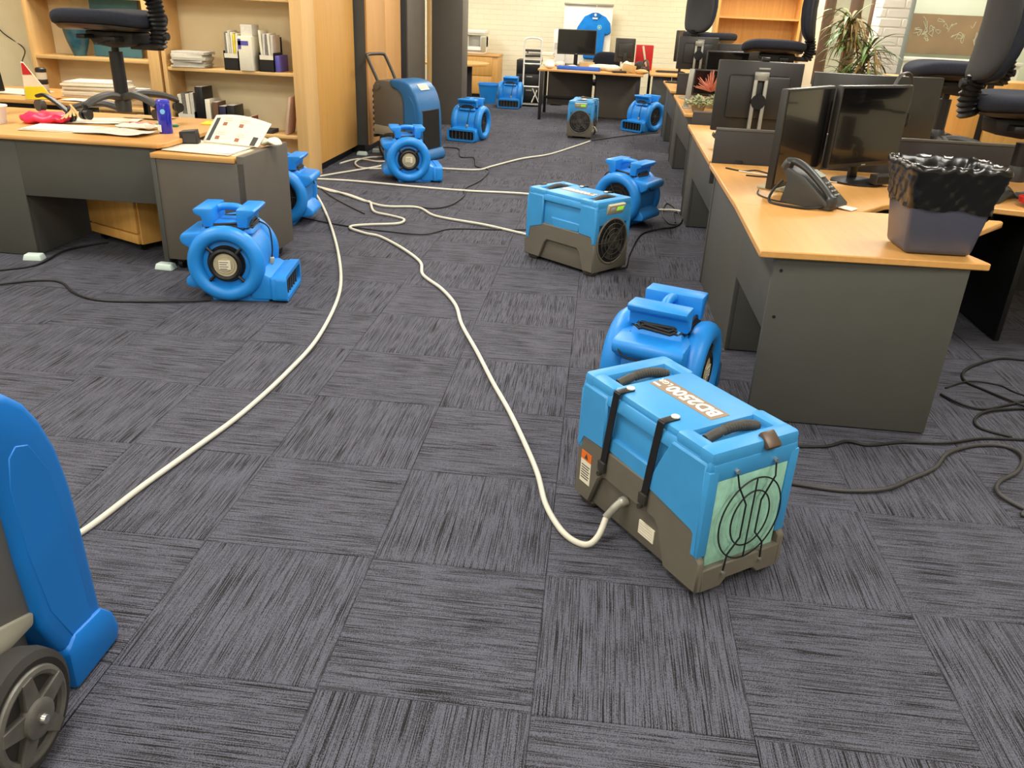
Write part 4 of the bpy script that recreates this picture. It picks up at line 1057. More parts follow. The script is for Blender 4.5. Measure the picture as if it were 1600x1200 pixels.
stack('loose heap of flat documents on the front of the left desk', (-3.08, 4.62, DZ), 3, 3, .5, .22, [PAPER, PAPER2], seed=4, th=.004)
sheet('wavy grey sheet of paper under the chair castors on the left desk', (-2.78, 4.6, DZ+.003), -4, .42, .22, PAPER2, .02, seed=8)
b = new(); cushion(b, (0, 0, .03), (.14, .09, .035), .9, .8, 26, 10, lambda p: Vector((p.x, p.y, p.z+.012*math.sin(p.x*60)*math.cos(p.y*50)))); single('plastic_bag', b, PINK, 'crumpled pink plastic bag on the left desk', 'bag', (-3.36, 4.82, DZ), 10)
t = thing('cardboard_offcuts', 'fan of thin tan card strips lying on the pink bag', 'card strips', (-3.22, 4.84, DZ+.05), 25)
for k in range(5):
    b = new(); box(b, (.01*k, 0, .01+.006*k), (.012, .15, .003), (18, 0, -24+12*k)); obj('card_strip', b, CARD, t)
t = thing('desk_monitor', 'black monitor edge cut off at the left desk end', 'monitor', (-3.88, 4.85, DZ), 72)
b = new(); box(b, (0, 0, .31), (.5, .035, .34), (-6, 0, 0), .008); obj('shell', b, MONBACK, t)
b = new(); box(b, (0, -.02, .31), (.48, .004, .31), (-6, 0, 0)); obj('screen', b, SCREEN, t)
b = new(); box(b, (0, .02, .1), (.06, .03, .2), None, .006); box(b, (0, .02, .01), (.24, .18, .02), None, .006); obj('stand', b, BLACK, t)
t = thing('stapler', 'black long-arm stapler leaning over the pink bag', 'stapler', (-3.40, 4.98, DZ), -22)
b = new(); tube(b, spline([(-.14, 0, .13), (-.06, 0, .14), (.05, 0, .1), (.15, 0, .05)], 6), .02, 8, flat=.6); obj('arm', b, BLACK, t)
b = new(); tube(b, spline([(-.14, 0, .02), (0, 0, .02), (.15, 0, .02)], 6), .016, 8, flat=.6); obj('base', b, BLACK, t)
b = new(); cyl(b, (-.13, -.02, .075), (-.13, .02, .075), .035, n=18); obj('hinge', b, pm('stapler_grey', (70, 66, 60), .5), t)
t = thing('card_pyramid', 'yellow and red folded card standing behind the left monitor', 'card', (-4.0, 5.72, .725), 35)
b = new(); prism(b, [(-.09, 0), (.09, 0), (-.06, .25), (-.075, .25)], 'y', -.02, .02, .002, 1); obj('card', b, pm('card_cream', (240, 220, 190), .7), t)
b = new(); prism(b, [(-.085, .004), (.085, .004), (.035, .09), (-.08, .09)], 'y', -.024, -.0195); obj('yellow_band', b, YELLOW, t)
b = new(); prism(b, [(-.078, .17), (-.018, .17), (-.06, .245), (-.074, .245)], 'y', -.024, -.0195); obj('red_band', b, RED, t)
t = thing('travel_mug', 'steel travel mug with black bands on the side table', 'mug', (-4.16, 6.02, .725))
b = new(); lathe(b, [(.03, 0), (.034, .02), (.036, .16), (.034, .16)], n=24); obj('cup', b, pm('mug_cream', (214, 208, 190), .35, .3), t)
b = new(); lathe(b, [(.0345, .0), (.0365, .03), (.0365, .035), (.02, .035)], n=24); obj('foot_band', b, SILVER, t)
b = new(); lathe(b, [(.0375, .075), (.038, .076), (.038, .108), (.0375, .109)], n=24); obj('grip_band', b, BLACK, t)
b = new(); lathe(b, [(.038, .158), (.038, .182), (.03, .19), (.01, .19)], n=24); obj('lid', b, BLACK, t)
stack('tall pile of white and pink printed papers on the side table', (-3.78, 6.12, .725), 5, 8, .42, .3, [PAPER, PAPER2, PAPER], seed=9, th=.016)
stack('flat spread of white papers beneath the travel mug', (-4.4, 6.05, .725), -6, 2, .4, .32, [PAPER, PAPER2], seed=10, th=.006)
stack('low pile of brown folders lying at the back of the side table', (-3.68, 6.40, .725), 2, 3, .26, .1, [PAPER2, CARD], seed=12, th=.016, jit=.006)
sheet('orange leaflet on the front edge of the side table', (-3.98, 5.8, .727), 8, .16, .1, ORANGE, .004, seed=3)
sheet('white leaflet beside the orange leaflet on the side table', (-3.72, 5.78, .727), -6, .26, .14, PAPER, .006, seed=5)
b = new(); tube(b, [(-.07, 0, .008), (.055, 0, .008), (.07, 0, .008)], [.008, .008, .003], 8); single('highlighter_pen', b, pm('coral_plastic', (232, 96, 84), .4), 'coral highlighter pen lying under the chair base', 'pen', (-2.84, 4.98, DZ), 8)
b = new(); tube(b, [(-.07, 0, .008), (.055, 0, .008), (.07, 0, .008)], [.008, .008, .003], 8); single('marker_pen', b, pm('green_plastic', (48, 140, 104), .4), 'green marker pen beside the coral highlighter', 'pen', (-2.66, 4.97, DZ), 10)
b = new(); box(b, (0, 0, .004), (.2, .14, .008), None, .001); single('yellow_note_pad', b, YELLOW, 'yellow note pad on the desk behind the black phone stand', 'notepad', (-2.44, 5.22, DZ), 10)
t = thing('phone_stand', 'small black plastic stand on the corner of the grey storage unit', 'stand', (-2.345, 4.62, .662), 12)
b = new(); prism(b, [(-.05, 0), (.05, 0), (.04, .085), (-.05, .075)], 'y', -.04, .04, .004); obj('body', b, BLACK, t)
b = new(); box(b, (0.005, -.041, .042), (.07, .004, .05), (0, 0, 0)); obj('front_plate', b, DGREY, t)
stack('flat sheets spread under the open booklet', (-2.16, 4.52, .662), -3, 3, .42, .36, [PAPER, PAPER2], seed=21, th=.004)
# open booklet propped up
t = thing('open_booklet', 'open printed booklet propped up on the grey storage unit', 'booklet', (-2.10, 4.60, .672), -14)
def page(dx, m_, name='page'):
    b = bmesh.new(); n = 8
    for q in (0, .004):
        pass
    P = lambda u, v, o: (-.19+.38*u+dx, .0+.14*v+o*.9, .01+.13*v+.02*math.sin(PI*u)*v-.02*v*u+o*.3)
    f = [[b.verts.new(P(i/n, j/n, 0)) for j in range(n+1)] for i in range(n+1)]; g = [[b.verts.new(P(i/n, j/n, .006)) for j in range(n+1)] for i in range(n+1)]
    for i in range(n):
        for j in range(n):
            b.faces.new((f[i][j], f[i+1][j], f[i+1][j+1], f[i][j+1])); b.faces.new((g[i][j+1], g[i+1][j+1], g[i+1][j], g[i][j]))
    for i in range(n):
        b.faces.new((f[i][0], g[i][0], g[i+1][0], f[i+1][0])); b.faces.new((f[i][n], f[i+1][n], g[i+1][n], g[i][n])); b.faces.new((f[0][i], f[0][i+1], g[0][i+1], g[0][i])); b.faces.new((f[n][i], g[n][i], g[n][i+1], f[n][i+1]))
    return obj(name, b, m_, t, 60), P
pg, P = page(0, PAPER)
def patch(u0, u1, v0, v1, m_, nm):
    b = bmesh.new(); n = 6; V = [[b.verts.new(Vector(P(u0+(u1-u0)*i/n, v0+(v1-v0)*j/n, 0))+Vector((0, -.0014, .0008))) for j in range(n+1)] for i in range(n+1)]
    for i in range(n):
        for j in range(n): b.faces.new((V[i][j], V[i+1][j], V[i+1][j+1], V[i][j+1]))
    obj(nm, b, m_, pg, 60)
patch(.05, .12, .05, .9, INK, 'title_strip'); patch(.84, .93, .02, .36, INK, 'title_strip')
for u, v in ((.25, .62), (.55, .6), (.22, .12), (.58, .1)):
    patch(u-.035, u+.04, v, v+.12, REDINK, 'picture'); patch(u-.05, u+.12, v+.18, v+.22, PAPER2, 'text_line'); patch(u-.05, u+.1, v+.25, v+.29, PAPER2, 'text_line')
b = new(); cushion(b, (.20, .10, .03), (.07, .05, .016), .8, .7, 18, 8, lambda p: Vector((p.x, p.y, p.z+.01*math.sin(p.x*70)))); obj('curled_pages', b, PAPER, t)
t = thing('plastic_tub', 'clear pale plastic tub beside the pink bag', 'tub', (-3.6, 4.70, DZ))
b = new(); lathe(b, [(.06, 0), (.075, .09), (.08, .1), (.07, .1), (.05, .01)], n=24); obj('tub', b, pm('milky_plastic', (214, 212, 204), .3), t)
b = new(); torus(b, (0, 0, .1), .077, .005, 'z', 24, 6); obj('rim', b, WHITE, t)
sheet('large white sheet lying beneath the chair hub on the left desk', (-3.1, 5.02, DZ), 14, .4, .26, PAPER, .008, seed=14)
sheet('tan envelope lying behind the chair hub on the left desk', (-2.95, 5.3, DZ), -8, .3, .16, CARD, .006, seed=15)
b = new(); cushion(b, (0, 0, .016), (.13, .06, .014), .9, .8, 24, 10, lambda p: Vector((p.x, p.y+.01*math.sin(p.x*70), p.z+.006*math.sin(p.x*75+1)*math.cos(p.y*80)))); single('crumpled_wrapper', b, PAPER, 'crumpled white wrapping sheet by the blue can', 'paper', (-2.76, 4.80, DZ+.002), 6)
# bookshelf contents
t = thing('vase', 'blue-green glazed vase on the bookshelf behind the chair seat', 'vase', (-4.60, 7.24, .925))
b = new(); lathe(b, [(.05, 0), (.06, .03), (.09, .12), (.115, .24), (.12, .32), (.10, .36), (.095, .36), (.11, .3), (.03, .05)], n=32); obj('body', b, TEALV, t)
b = new(); torus(b, (0, 0, .36), .097, .007, 'z', 28, 8); obj('rim', b, TEALV, t)
t = thing('framed_print', 'teal framed print with white scrawl on the top of the bookshelf level', 'picture', (-4.28, 7.33, .925), 0)
b = new(); box(b, (0, 0, .32), (.44, .02, .64), (-4, 0, 0), .004); obj('frame', b, pm('print_teal', (72, 122, 136), .5, var=.1), t)
b = new()
for k in range(5): tube(b, spline([(-.1+.05*k, -.04, .47), (-.08+.05*k, -.041, .52), (-.06+.05*k, -.041, .48), (-.05+.05*k, -.04, .53)], 5), .004, 5)
obj('scrawl', b, WHITE, t)
stack('fanned stack of grey catalogues on the bookshelf shelf', (-3.55, 7.2, .887), 0, 7, .3, .2, [PAPER2, pm('cat_grey', (186, 182, 166), .8), PAPER2], th=.02, jit=.012, seed=31, name='catalogue_stack', cat='catalogues')
def magfile(label, x, z, w, cols, seed, fm=BLACK):
    t = thing('magazine_file', label, 'magazine file', (x, 7.22, z)); r_ = random.Random(seed)
    b = new(); bx(b, -w/2, w/2, -.11, -.104, 0, .13); bx(b, -w/2, -w/2+.004, -.11, .1, 0, .15); bx(b, w/2-.004, w/2, -.11, .1, 0, .15); bx(b, -w/2, w/2, .096, .1, 0, .27); bx(b, -w/2, w/2, -.11, .1, 0, .004); obj('file_box', b, fm, t)
    b = new(); bx(b, -w/2+.008, w/2-.004, -.1125, -.11, .095, .13); obj('label', b, PAPER, t)
    n = len(cols); 
    for k, c in enumerate(cols):
        b = new(); xw = (w-.014)/n; box(b, (-w/2+.007+xw*(k+.5), -.005, .006+(.30+r_.uniform(-.03, .02))/2), (xw*.86, .17, .29+r_.uniform(-.05, .03)), (0, r_.uniform(-3, 3), 0), .001, 1); obj('magazine', b, c, t)
    return t
KR = pm('striped_spine', (120, 116, 108), .7, var=.5, ns=120)
magfile('black magazine file of spiral-bound books on the upper bookshelf level', -3.16, .887, .13, [KR, PAPER, PAPER2, PAPER, YELLOW, PAPER], 1)
t = thing('white_magazine_file', 'white magazine file with a violet corner between two black files', 'magazine file', (-3.02, 7.2, .887))
b = new(); bx(b, -.06, .06, -.11, .1, 0, .27, .002); obj('file_box', b, PAPER, t)
b = new(); bx(b, -.061, .03, -.1115, -.109, .2, .235); bx(b, -.061, -.035, -.1115, -.109, .17, .25); obj('violet_print', b, PURPLE, t)
b = new(); bx(b, -.05, .05, -.06, .09, .2, .36, .002); obj('magazine', b, PAPER2, t)
magfile('black magazine file of glossy leaflets beside the bookshelf end panel', -2.85, .887, .13, [PAPER, PAPER2, KR, PAPER, PAPER2], 2)
b = new(); bx(b, -.02, .02, -.1, .1, 0, .13, .002); single('violet_book', b, PURPLE, 'violet book at the end of the magazine files', 'book', (-2.76, 7.22, .887))
magfile('black magazine file of spiral notebooks on the lower bookshelf level', -3.62, .372, .16, [PAPER, KR, PAPER, PAPER2], 3)
def book(label, x, w, h, m_, d=.2, sp=None, rz=0):
    t = thing('book', label, 'book', (x, 7.22, .372), rz)
    b = new(); bx(b, -w/2, w/2, -d/2, d/2, 0, h, .003); obj('cover', b, m_, t)
    b = new(); bx(b, -w/2+.003, w/2-.003, -d/2+.005, d/2-.002, .003, h+.001); obj('page_block', b, PAPER2, t)
    if sp: c = new(); bx(c, -w/2+.004, w/2-.004, -d/2-.0015, -d/2, h*.15, h*.55); obj('spine_print', c, sp, t)
book('black box file on the lower bookshelf level', -3.49, .07, .36, BLACK)
book('thick cream binder on the lower bookshelf level', -3.42, .045, .26, PAPER)
book('brown book leaning beside the cream binder', -3.36, .05, .24, pm('book_brown', (104, 72, 48), .6), rz=4)
book('dark blue book with a faint face on its spine', -3.29, .06, .21, pm('book_navy', (26, 28, 62), .5), sp=PAPER2)
book('black book with a pink lower spine', -3.215, .065, .22, BLACK, sp=pm('book_pink', (220, 110, 106), .5))
book('narrow dark red book standing alone on the lower bookshelf level', -3.06, .02, .13, pm('book_red', (140, 36, 30), .5))
b = new(); bx(b, -.09, .09, -.08, .08, 0, .03, .003); single('flat_book', b, DGREY, 'dark book lying flat beside the small red book', 'book', (-2.95, 7.22, .372))
b = new(); box(b, (0, 0, .16), (.02, .2, .32), (0, 10, 0), .003); single('leaning_folder', b, pm('folder_rose', (206, 172, 148), .7), 'pale rose folder leaning on the bookshelf end panel', 'folder', (-2.70, 7.22, .372))
cordthing('wall_cable', 'thin dark cable hanging down the cream wall beside the bookshelf', [(-5.55, 7.42, 1.35), (-5.45, 7.42, 1.1), (-5.25, 7.42, .95), (-5.05, 7.08, .85), (-5.02, 7.06, .7)], .005, CORD)

# ---------------- far desk clutter and back wall ----------------
t = thing('flip_chart', 'white flip chart board leaning against the brick wall behind the shirt', 'whiteboard', (-.36, 15.95, 0))
b = new(); box(b, (0, 0, 1.12), (.86, .025, 1.0), (-3, 0, 0), .004); obj('board', b, pm('board_white', (248, 244, 232), .35, var=.01), t)
b = new(); box(b, (0, -.015, 1.615), (.88, .04, .03), (-3, 0, 0), .004); obj('top_clamp', b, SILVER, t)
for x in (-.35, .35):
    b = new(); cyl(b, (x, .02, 0), (x, .0, .7), .015); obj('leg', b, SILVER, t)
t = thing('polo_shirt', 'bright blue short-sleeved polo shirt with a round chest emblem on a hanger', 'shirt', (-.23, 15.875, .72))
SHIRT = pm('shirt_blue', (0, 124, 214), .85, var=.12, ns=10, bump=.5, bs=30)
out = [(-.17, 0), (.17, 0), (.185, .3), (.19, .42), (.215, .40), (.30, .44), (.275, .60), (.19, .70), (.07, .755), (-.07, .755), (-.19, .70), (-.3, .53), (-.33, .44), (-.25, .38), (-.20, .43), (-.18, .3)]
b = new(); prism(b, out, 'y', -.045, .045, .03, 3); obj('body', b, SHIRT, t)
b = new(); prism(b, [(-.09, .745), (-.1, .71), (-.02, .63), (0, .66), (.02, .63), (.1, .71), (.09, .745), (.05, .765), (-.05, .765)], 'y', -.055, -.03, .006, 1); obj('collar', b, pm('shirt_collar', (0, 106, 190), .85), t)
b = new(); cyl(b, (.085, -.046, .53), (.085, -.05, .53), .04, n=20); em = obj('emblem', b, pm('emblem_pale', (150, 206, 190), .7), t)
b = new(); torus(b, (.085, -.051, .53), .024, .005, 'y', 20, 6); obj('emblem_ring', b, SHIRT, em)
b = new(); bx(b, -.05, .045, -.059, -.054, .66, .685, .002); cyl(b, (0, -.054, .73), (0, -.059, .73), .022, n=14); obj('neck_print', b, WHITE, t)
b = new(); tube(b, spline([(0, -.01, .75), (0, -.01, .80), (.01, .03, .87), (.01, .07, .905), (.01, .09, .90)], 5), .006, 6); tube(b, [(-.17, 0, .70), (0, 0, .77), (.17, 0, .70)], .008, 6); obj('hanger', b, WHITE, t)
t = thing('hand_truck', 'white folding hand truck standing by the black cabinet', 'hand truck', (-1.2, 14.5, 0), 4)
b = new(); tube(b, spline([(-.14, 0, .1), (-.14, 0, .5), (-.14, .02, .95), (-.12, .02, 1.04), (0, .02, 1.06), (.12, .02, 1.04), (.14, .02, .95), (.14, 0, .5), (.14, 0, .1)], 6), .014, 8); obj('frame', b, WHITE, t)
for z in (.66, .3):
    b = new(); cyl(b, (-.14, 0, z), (.14, 0, z), .012); obj('cross_bar', b, WHITE, t)
b = new(); box(b, (0, -.1, .03), (.3, .24, .012), None, .003); obj('toe_plate', b, SILVER, t)
for s in (-1, 1):
    b = new(); cyl(b, (s*.15, .04, .08), (s*.19, .04, .08), .08, n=24); obj('wheel', b, BLACK, t)
b = new(); tube(b, [(.02, -.06, .28), (.14, -.12, .06)], .011, 6); tube(b, [(.1, -.05, .25), (.02, -.14, .06)], .011, 6); obj('brace', b, SILVER, t)
t = thing('filing_cabinet', 'black low filing cabinet with white papers on top by the brick wall', 'cabinet', (-1.25, 15.0, 0))
b = new(); bx(b, -.24, .22, -.25, .25, .02, .70, .004); obj('body', b, BLACK, t)
for z0, z1 in ((.05, .26), (.27, .48), (.49, .68)):
    b = new(); bx(b, -.22, .2, -.265, -.25, z0, z1, .003); d = obj('drawer', b, pm('drawer_black', (26, 25, 24), .4), t)
    c = new(); bx(c, -.06, .04, -.275, -.265, z1-.05, z1-.03, .002); obj('handle', c, SILVER, d)
stack('heap of white papers and trays on the black filing cabinet', (-1.22, 14.98, .70), 8, 6, .3, .24, [PAPER, PAPER2, DGREY], seed=41, th=.025, jit=.03)
t = thing('blue_bucket', 'blue plastic bucket next to the farthest air mover', 'bucket', (-1.93, 14.5, 0))
b = new(); lathe(b, [(.13, 0), (.17, .28), (.178, .285), (.178, .32), (.165, .32), (.12, .02)], n=28); obj('pail', b, BLUE, t)
b = new(); torus(b, (0, 0, .3), .178, .007, 'z', 28, 6); obj('rim', b, BLUE, t)
GCL = 'clutter on the far desk'
t = thing('paper_tray', 'flat blue tray on the front edge of the far desk', 'tray', (-.37, 12.78, .702), -4)
b = new(); bx(b, -.31, .31, -.1, .1, 0, .012, .002); obj('base', b, pm('tray_blue', (40, 96, 196), .45), t)
b = new(); bx(b, -.31, .31, -.1, -.09, 0, .045, .003); bx(b, -.31, .31, .09, .1, 0, .045, .003); bx(b, -.31, -.3, -.1, .1, 0, .045, .003); bx(b, .3, .31, -.1, .1, 0, .045, .003); obj('rim', b, pm('tray_blue', (40, 96, 196), .45), t)
def crumple(label, loc, s, m_, seed, name='crumpled_paper', cat='paper'):
    r_ = random.Random(seed); a = [r_.uniform(20, 60) for _ in range(3)]
    b = new(); cushion(b, (0, 0, s[2]), s, 1, .9, 18, 9, lambda p: p*(1+.22*math.sin(p.x*a[0]+seed)*math.sin(p.y*a[1])*math.cos(p.z*a[2]))); return single(name, b, m_, label, cat, loc)
crumple('crumpled white paper heap at the left end of the far desk', (-.82, 13.02, .70), (.09, .09, .05), PAPER, 1)
crumple('pale wrapping heap below the far black monitor', (-.66, 13.06, .70), (.07, .07, .05), PAPER2, 2)
crumple('long white wrapping roll across the far desk', (-.02, 12.99, .70), (.22, .07, .045), PAPER, 3)
crumple('bunched white cloth beside the long wrapping roll', (.12, 12.78, .70), (.12, .08, .05), PAPER, 4)
crumple('white paper ball in front of the monitor back on the far desk', (.33, 13.0, .70), (.08, .07, .07), PAPER, 5)
crumple('beige torn packet near the right end of the far desk', (.54, 12.56, .70), (.09, .07, .035), CARD, 6, 'torn_packet', 'packet')
b = new(); box(b, (0, 0, .05), (.22, .14, .1), None, .004); single('small_carton', b, CARD, 'small tan carton beneath the right corner of the far black monitor', 'carton', (-.26, 13.05, .70), 6)
b = new(); box(b, (0, 0, .05), (.16, .13, .1), (0, 12, 0), .004); single('open_carton', b, CARD, 'small open carton tipped over on the far desk beside the monitor back', 'carton', (.36, 12.7, .715), 24)
stack('stack of white papers left of the far black monitor', (-.87, 13.4, .70), 3, 6, .18, .3, [PAPER], seed=51, th=.03, jit=.006)
crumple('small grey cable bundle in front of the far black monitor', (-.47, 12.97, .70), (.08, .04, .03), PAPER2, 7, 'cable_bundle', 'cables')
crumple('white bubble wrap heap left of the flat blue tray', (-.80, 12.74, .70), (.07, .06, .045), WHITE, 8, 'bubble_wrap', 'wrap')
b = new(); box(b, (0, 0, .015), (.2, .09, .03), None, .006); single('black_power_strip', b, BLACK, 'black power strip lying among the papers on the far desk', 'power strip', (.22, 12.58, .70), 16)
crumple('dark crumpled bag between the monitor back and red box file', (.54, 13.45, .70), (.08, .08, .07), DGREY, 9, 'crumpled_bag', 'bag')
b = new(); box(b, (0, 0, .03), (.13, .1, .06), None, .004); single('tape_box', b, PAPER, 'small white box behind the long wrapping roll on the far desk', 'box', (-.08, 13.22, .70), -8)
t = thing('red_box_file', 'bright red box file standing behind the monitor back', 'box file', (.60, 13.68, .70), 6)
b = new(); bx(b, -.13, .13, -.05, .05, 0, .36, .006); obj('box', b, RED, t)
b = new(); box(b, (.0, -.06, .2), (.03, .02, .3), (0, -14, 0), .003); obj('white_slip', b, PAPER, t)
t = thing('headphones', 'black and silver headphones standing at the right end of the far desk', 'headphones', (.60, 12.9, .70), 30)
b = new(); torus(b, (0, 0, .1), .075, .014, 'x', 24, 8); obj('band', b, pm('hp_grey', (80, 78, 74), .4, .3), t)
b = new(); cushion(b, (0, .06, .04), (.04, .025, .04), .8, .8); obj('ear_cup', b, BLACK, t)
b = new(); cushion(b, (0, -.06, .04), (.04, .025, .04), .8, .8); obj('ear_cup', b, BLACK, t)
t = thing('keyboard', 'dark keyboard lying on the desk right of the far desk', 'keyboard', (1.0, 13.3, .70), 8)
b = new(); box(b, (0, 0, .012), (.42, .15, .022), None, .004); obj('body', b, DGREY, t)
b = new()
for i in range(12):
    for j in range(4): box(b, (-.18+.032*i, -.05+.033*j, .026), (.026, .027, .008), None, .002, 1)
obj('keys', b, BLACK, t)
t = thing('desk_chair', 'dark navy chair back showing above the far desk', 'office chair', (.03, 14.15, 0), 0)
b = new(); cushion(b, (0, 0, .72), (.22, .05, .2), .6, .55); obj('backrest', b, FABRIC, t)
b = new(); cushion(b, (0, -.22, .46), (.23, .23, .05), .55, .6); obj('seat', b, FABRIC, t)
b = new(); cyl(b, (0, -.2, .06), (0, -.2, .44), .03); box(b, (0, -.0, .5), (.06, .03, .25), None, .006); obj('column', b, BLACK, t)
for k in range(5):
    a = R(72*k); b = new(); tube(b, [(0, -.2, .09), (.28*math.cos(a), -.2+.28*math.sin(a), .05)], .022, 8); cyl(b, (.28*math.cos(a)-.02, -.2+.28*math.sin(a), .027), (.28*math.cos(a)+.02, -.2+.28*math.sin(a), .027), .027); obj('leg', b, BLACK, t)
t = thing('computer_tower', 'white computer tower standing against the wall beside the far monitor', 'computer', (-.78, 14.9, .0))
b = new(); bx(b, -.1, .1, -.2, .2, .02, 1.2, .01); obj('case', b, WHITE, t)
b = new(); bx(b, -.08, .08, -.205, -.2, .9, 1.0); obj('front_panel', b, PAPER2, t)

# ---------------- foam blocks under the furniture ----------------
GF = 'foam blocks under furniture legs'
for x, y, lb, rz in ((-3.23, 4.30, 'pale foam block under the left desk side panel', 8), (-2.43, 4.31, 'pale foam block where the left desk meets the storage unit', -4),
                     (-2.52, 7.0, 'pale foam block under the bookshelf corner', 10), (-2.46, 8.55, 'pale foam block under the plain tall cupboard', 0), (-2.36, 8.78, 'pale foam block under the two-door beech cupboard', 14)):
    b = new(); tbox(b, 0, (.055, .035), .035, (.045, .028), .006); single('foam_block', b, FOAM, lb, 'foam block', (x, y, 0), rz, GF)

# ---------------- hoses and cords on the floor ----------------
P2 = {
'w1': [(-2.37,6.70), (-2.07,6.07), (-1.73,5.26), (-1.47,4.56), (-1.32,4.04), (-1.23,3.44), (-1.23,3.03), (-1.26,2.63), (-1.31,2.32), (-1.36,2.08), (-1.40,1.83), (-1.46,1.70)],
'w2': [(-2.40,6.81), (-2.11,6.60), (-1.83,6.36), (-1.77,6.33), (-1.65,6.01), (-1.50,5.93), (-1.38,5.84), (-1.39,5.69), (-1.57,5.62), (-1.68,5.55), (-1.67,5.46), (-1.54,5.37), (-1.42,5.31), (-1.20,5.04), (-1.03,4.78), (-0.96,4.53), (-0.80,4.28), (-0.68,4.04), (-0.60,3.76), (-0.47,3.41), (-0.36,3.11), (-0.26,2.85), (-0.17,2.58), (-0.11,2.39), (-0.07,2.21), (-0.02,2.08), (0.06,2.02), (0.11,2.03), (0.16,2.07)],
'w3': [(-2.42,6.86), (-2.21,6.65), (-2.01,6.55), (-1.65,6.22), (-1.37,6.26), (-1.17,6.01), (-0.80,5.84), (-0.60,5.74), (-0.42,5.63)],
'w4': [(-2.51,7.10), (-2.27,7.12), (-2.01,7.09), (-1.47,7.04), (-1.07,7.02), (-0.55,7.03), (0.02,6.89), (0.48,6.76), (0.66,6.76), (0.80,6.73)],
'w5': [(-1.81,7.93), (-1.55,7.98), (-1.17,8.05), (-1.04,8.32), (-0.80,8.85), (-0.54,9.27), (-0.31,9.89), (-0.10,10.52)],
'w6': [(-2.71,7.93), (-2.61,8.24), (-2.39,8.17), (-2.15,8.26), (-2.21,7.85), (-2.44,7.77), (-2.58,8.02), (-2.55,8.35), (-2.29,8.54)],
'w7': [(-2.52,7.16), (-2.37,7.44), (-2.24,7.63), (-2.12,7.89), (-2.07,8.06)],
'b1': [(-3.18,3.74), (-3.10,3.81), (-2.96,3.93), (-2.83,3.93), (-2.66,3.78), (-2.50,3.71), (-2.33,3.72), (-2.05,3.78), (-1.94,3.84)],
'b1b': [(-3.35,3.95), (-3.26,4.05), (-3.14,4.19), (-3.16,4.47), (-3.10,4.63), (-3.03,4.73)],
'b2': [(-2.39,6.87), (-2.10,6.42), (-1.71,5.95)],
'b3': [(-2.12,5.72), (-2.05,5.66), (-1.70,5.54), (-1.36,5.47), (-1.14,5.46), (-1.00,5.67), (-0.70,5.74), (-0.43,5.81)],
'b4': [(-1.83,9.32), (-1.57,9.33), (-1.45,8.78), (-1.30,8.75), (-1.20,8.26), (-1.05,8.09), (-1.05,7.54), (-1.13,7.12), (-1.09,6.83), (-1.13,6.43), (-1.24,6.28), (-1.38,6.30)],
'b5': [(-0.08,10.64), (-0.00,10.73), (0.38,11.26), (0.82,11.78)],
'b6': [(0.11,5.02), (0.23,4.98), (0.27,5.32), (0.37,5.89), (0.52,6.09), (0.70,6.20), (0.77,6.41), (0.76,6.82), (0.70,7.05), (0.64,6.66), (0.67,6.29), (0.75,6.32), (0.80,6.64), (0.73,6.67), (0.72,6.35)],
'b7': [(0.70,2.50), (0.81,2.48), (0.94,2.47), (1.08,2.50), (1.19,2.59), (1.31,2.69), (1.40,2.81), (1.53,2.90), (1.65,2.92), (1.68,2.84), (1.61,2.72), (1.51,2.63), (1.47,2.54), (1.52,2.46), (1.58,2.42)],
'b8': [(0.79,2.76), (0.95,2.79), (1.04,2.84), (1.12,2.83), (1.26,2.88), (1.43,2.90), (1.58,2.97), (1.71,2.99), (1.86,3.01)],
'b9': [(1.58,3.38), (1.63,3.28), (1.72,3.26), (1.85,3.33), (2.05,3.41)],
'b10': [(2.28,3.89), (2.16,3.89), (2.03,3.88), (1.82,3.71), (1.75,3.57), (1.80,3.47), (1.90,3.32), (1.98,3.26)],
'b11': [(2.01,3.32), (1.90,3.30), (1.73,3.24), (1.64,3.16), (1.62,3.07), (1.72,3.01)],
'b12': [(1.63,3.46), (1.76,3.55), (1.89,3.55), (2.06,3.43)],
}
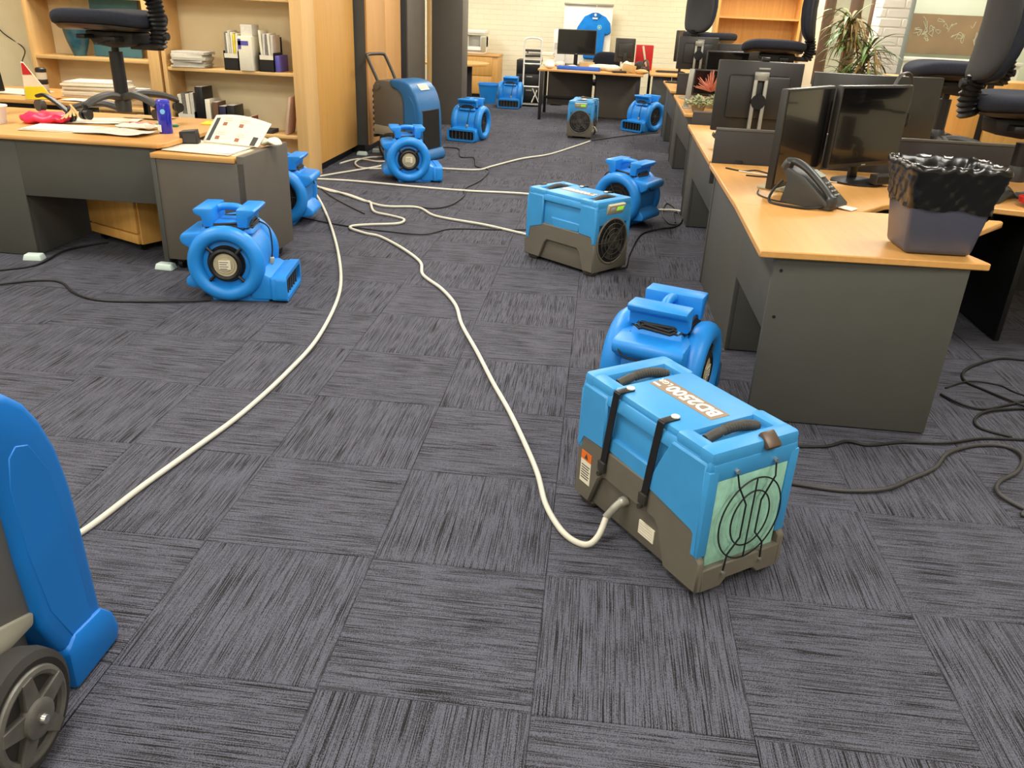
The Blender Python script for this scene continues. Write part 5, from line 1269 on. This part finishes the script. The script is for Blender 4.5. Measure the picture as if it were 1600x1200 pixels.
CL = {
'w1': ('white_hose', 'long white hose sweeping past the left air mover to the wheeled dehumidifier', 'hose', HOSE, .0095),
'w2': ('white_hose', 'white drain hose winding down the aisle to the strapped dehumidifier', 'hose', HOSE, .0095),
'w3': ('white_hose', 'white hose running to the dehumidifier with the green display', 'hose', HOSE, .0095),
'w4': ('white_hose', 'white hose crossing the aisle behind the dehumidifier with the green display', 'hose', HOSE, .0095),
'w5': ('white_hose', 'grey-white hose leading to the farthest compact dehumidifier', 'hose', HOSE, .0095),
'w6': ('white_hose', 'loosely coiled white hose at the foot of the tall cupboards', 'hose', HOSE, .0095),
'w7': ('white_hose', 'short white hose end lying beside the coiled hose', 'hose', HOSE, .0095),
'b1': ('power_cord', 'black cord running left from the air mover at the storage unit', 'cord', CORD, .006),
'b1b': ('power_cord', 'black cord disappearing beneath the left desk', 'cord', CORD, .006),
'b2': ('power_cord', 'straight black cord from the half-hidden air mover', 'cord', CORD, .005),
'b3': ('power_cord', 'black cord crossing the aisle under the white hoses', 'cord', CORD, .005),
'b4': ('power_cord', 'kinked black cord leading from the upright dehumidifier by the cupboards', 'cord', CORD, .006),
'b5': ('power_cord', 'thin black cord between the farthest compact dehumidifier and its air mover', 'cord', CORD, .006),
'b6': ('power_cord', 'black cord coiled against the row desks behind the green-display dehumidifier', 'cord', CORD, .006),
'b7': ('power_cord', 'grey-black cord snaking from the strapped dehumidifier', 'cord', pm('grey_cord', (58, 56, 56), .5), .0075),
'b8': ('power_cord', 'black cord along the foot of the bin desk panel', 'cord', CORD, .006),
'b9': ('power_cord', 'black cord curving from the bin desk end panel', 'cord', CORD, .006),
'b10': ('power_cord', 'black looped cord lying past the bin desk', 'cord', CORD, .006),
'b11': ('power_cord', 'black cord with a tight bend joining the cord at the panel foot', 'cord', CORD, .006),
'b12': ('power_cord', 'thin black cord crossing the looped cord past the bin desk', 'cord', CORD, .004),
}
lift = 0
for k, pts in P2.items():
    nm, lb, ct, m_, r = CL[k]; lift += 1
    p3 = [(x, y, r+.0004+(.004 if 0 < i < len(pts)-1 and (i+lift) % 3 == 0 else 0)) for i, (x, y) in enumerate(pts)]
    if k == 'w6': p3 = [(x+.2, y, z) for x, y, z in p3]
    if k == 'b6': p3 = p3[:5]+[(x-.07, y, z) for x, y, z in p3[5:]]
    if k in ('b7', 'b8', 'b9', 'b10', 'b12'): p3.append((p3[-1][0]+.9, p3[-1][1]+.35-.1*(len(k)), p3[-1][2]))
    if k == 'w2': p3 = p3[:-3]+[(.025, 2.025, .0099), (.07, 2.008, .011), (.1, 2.03, .03), (.119, 2.068, .07)]
    cordthing(nm, lb, p3, r, m_, ct, None, 8, 8)
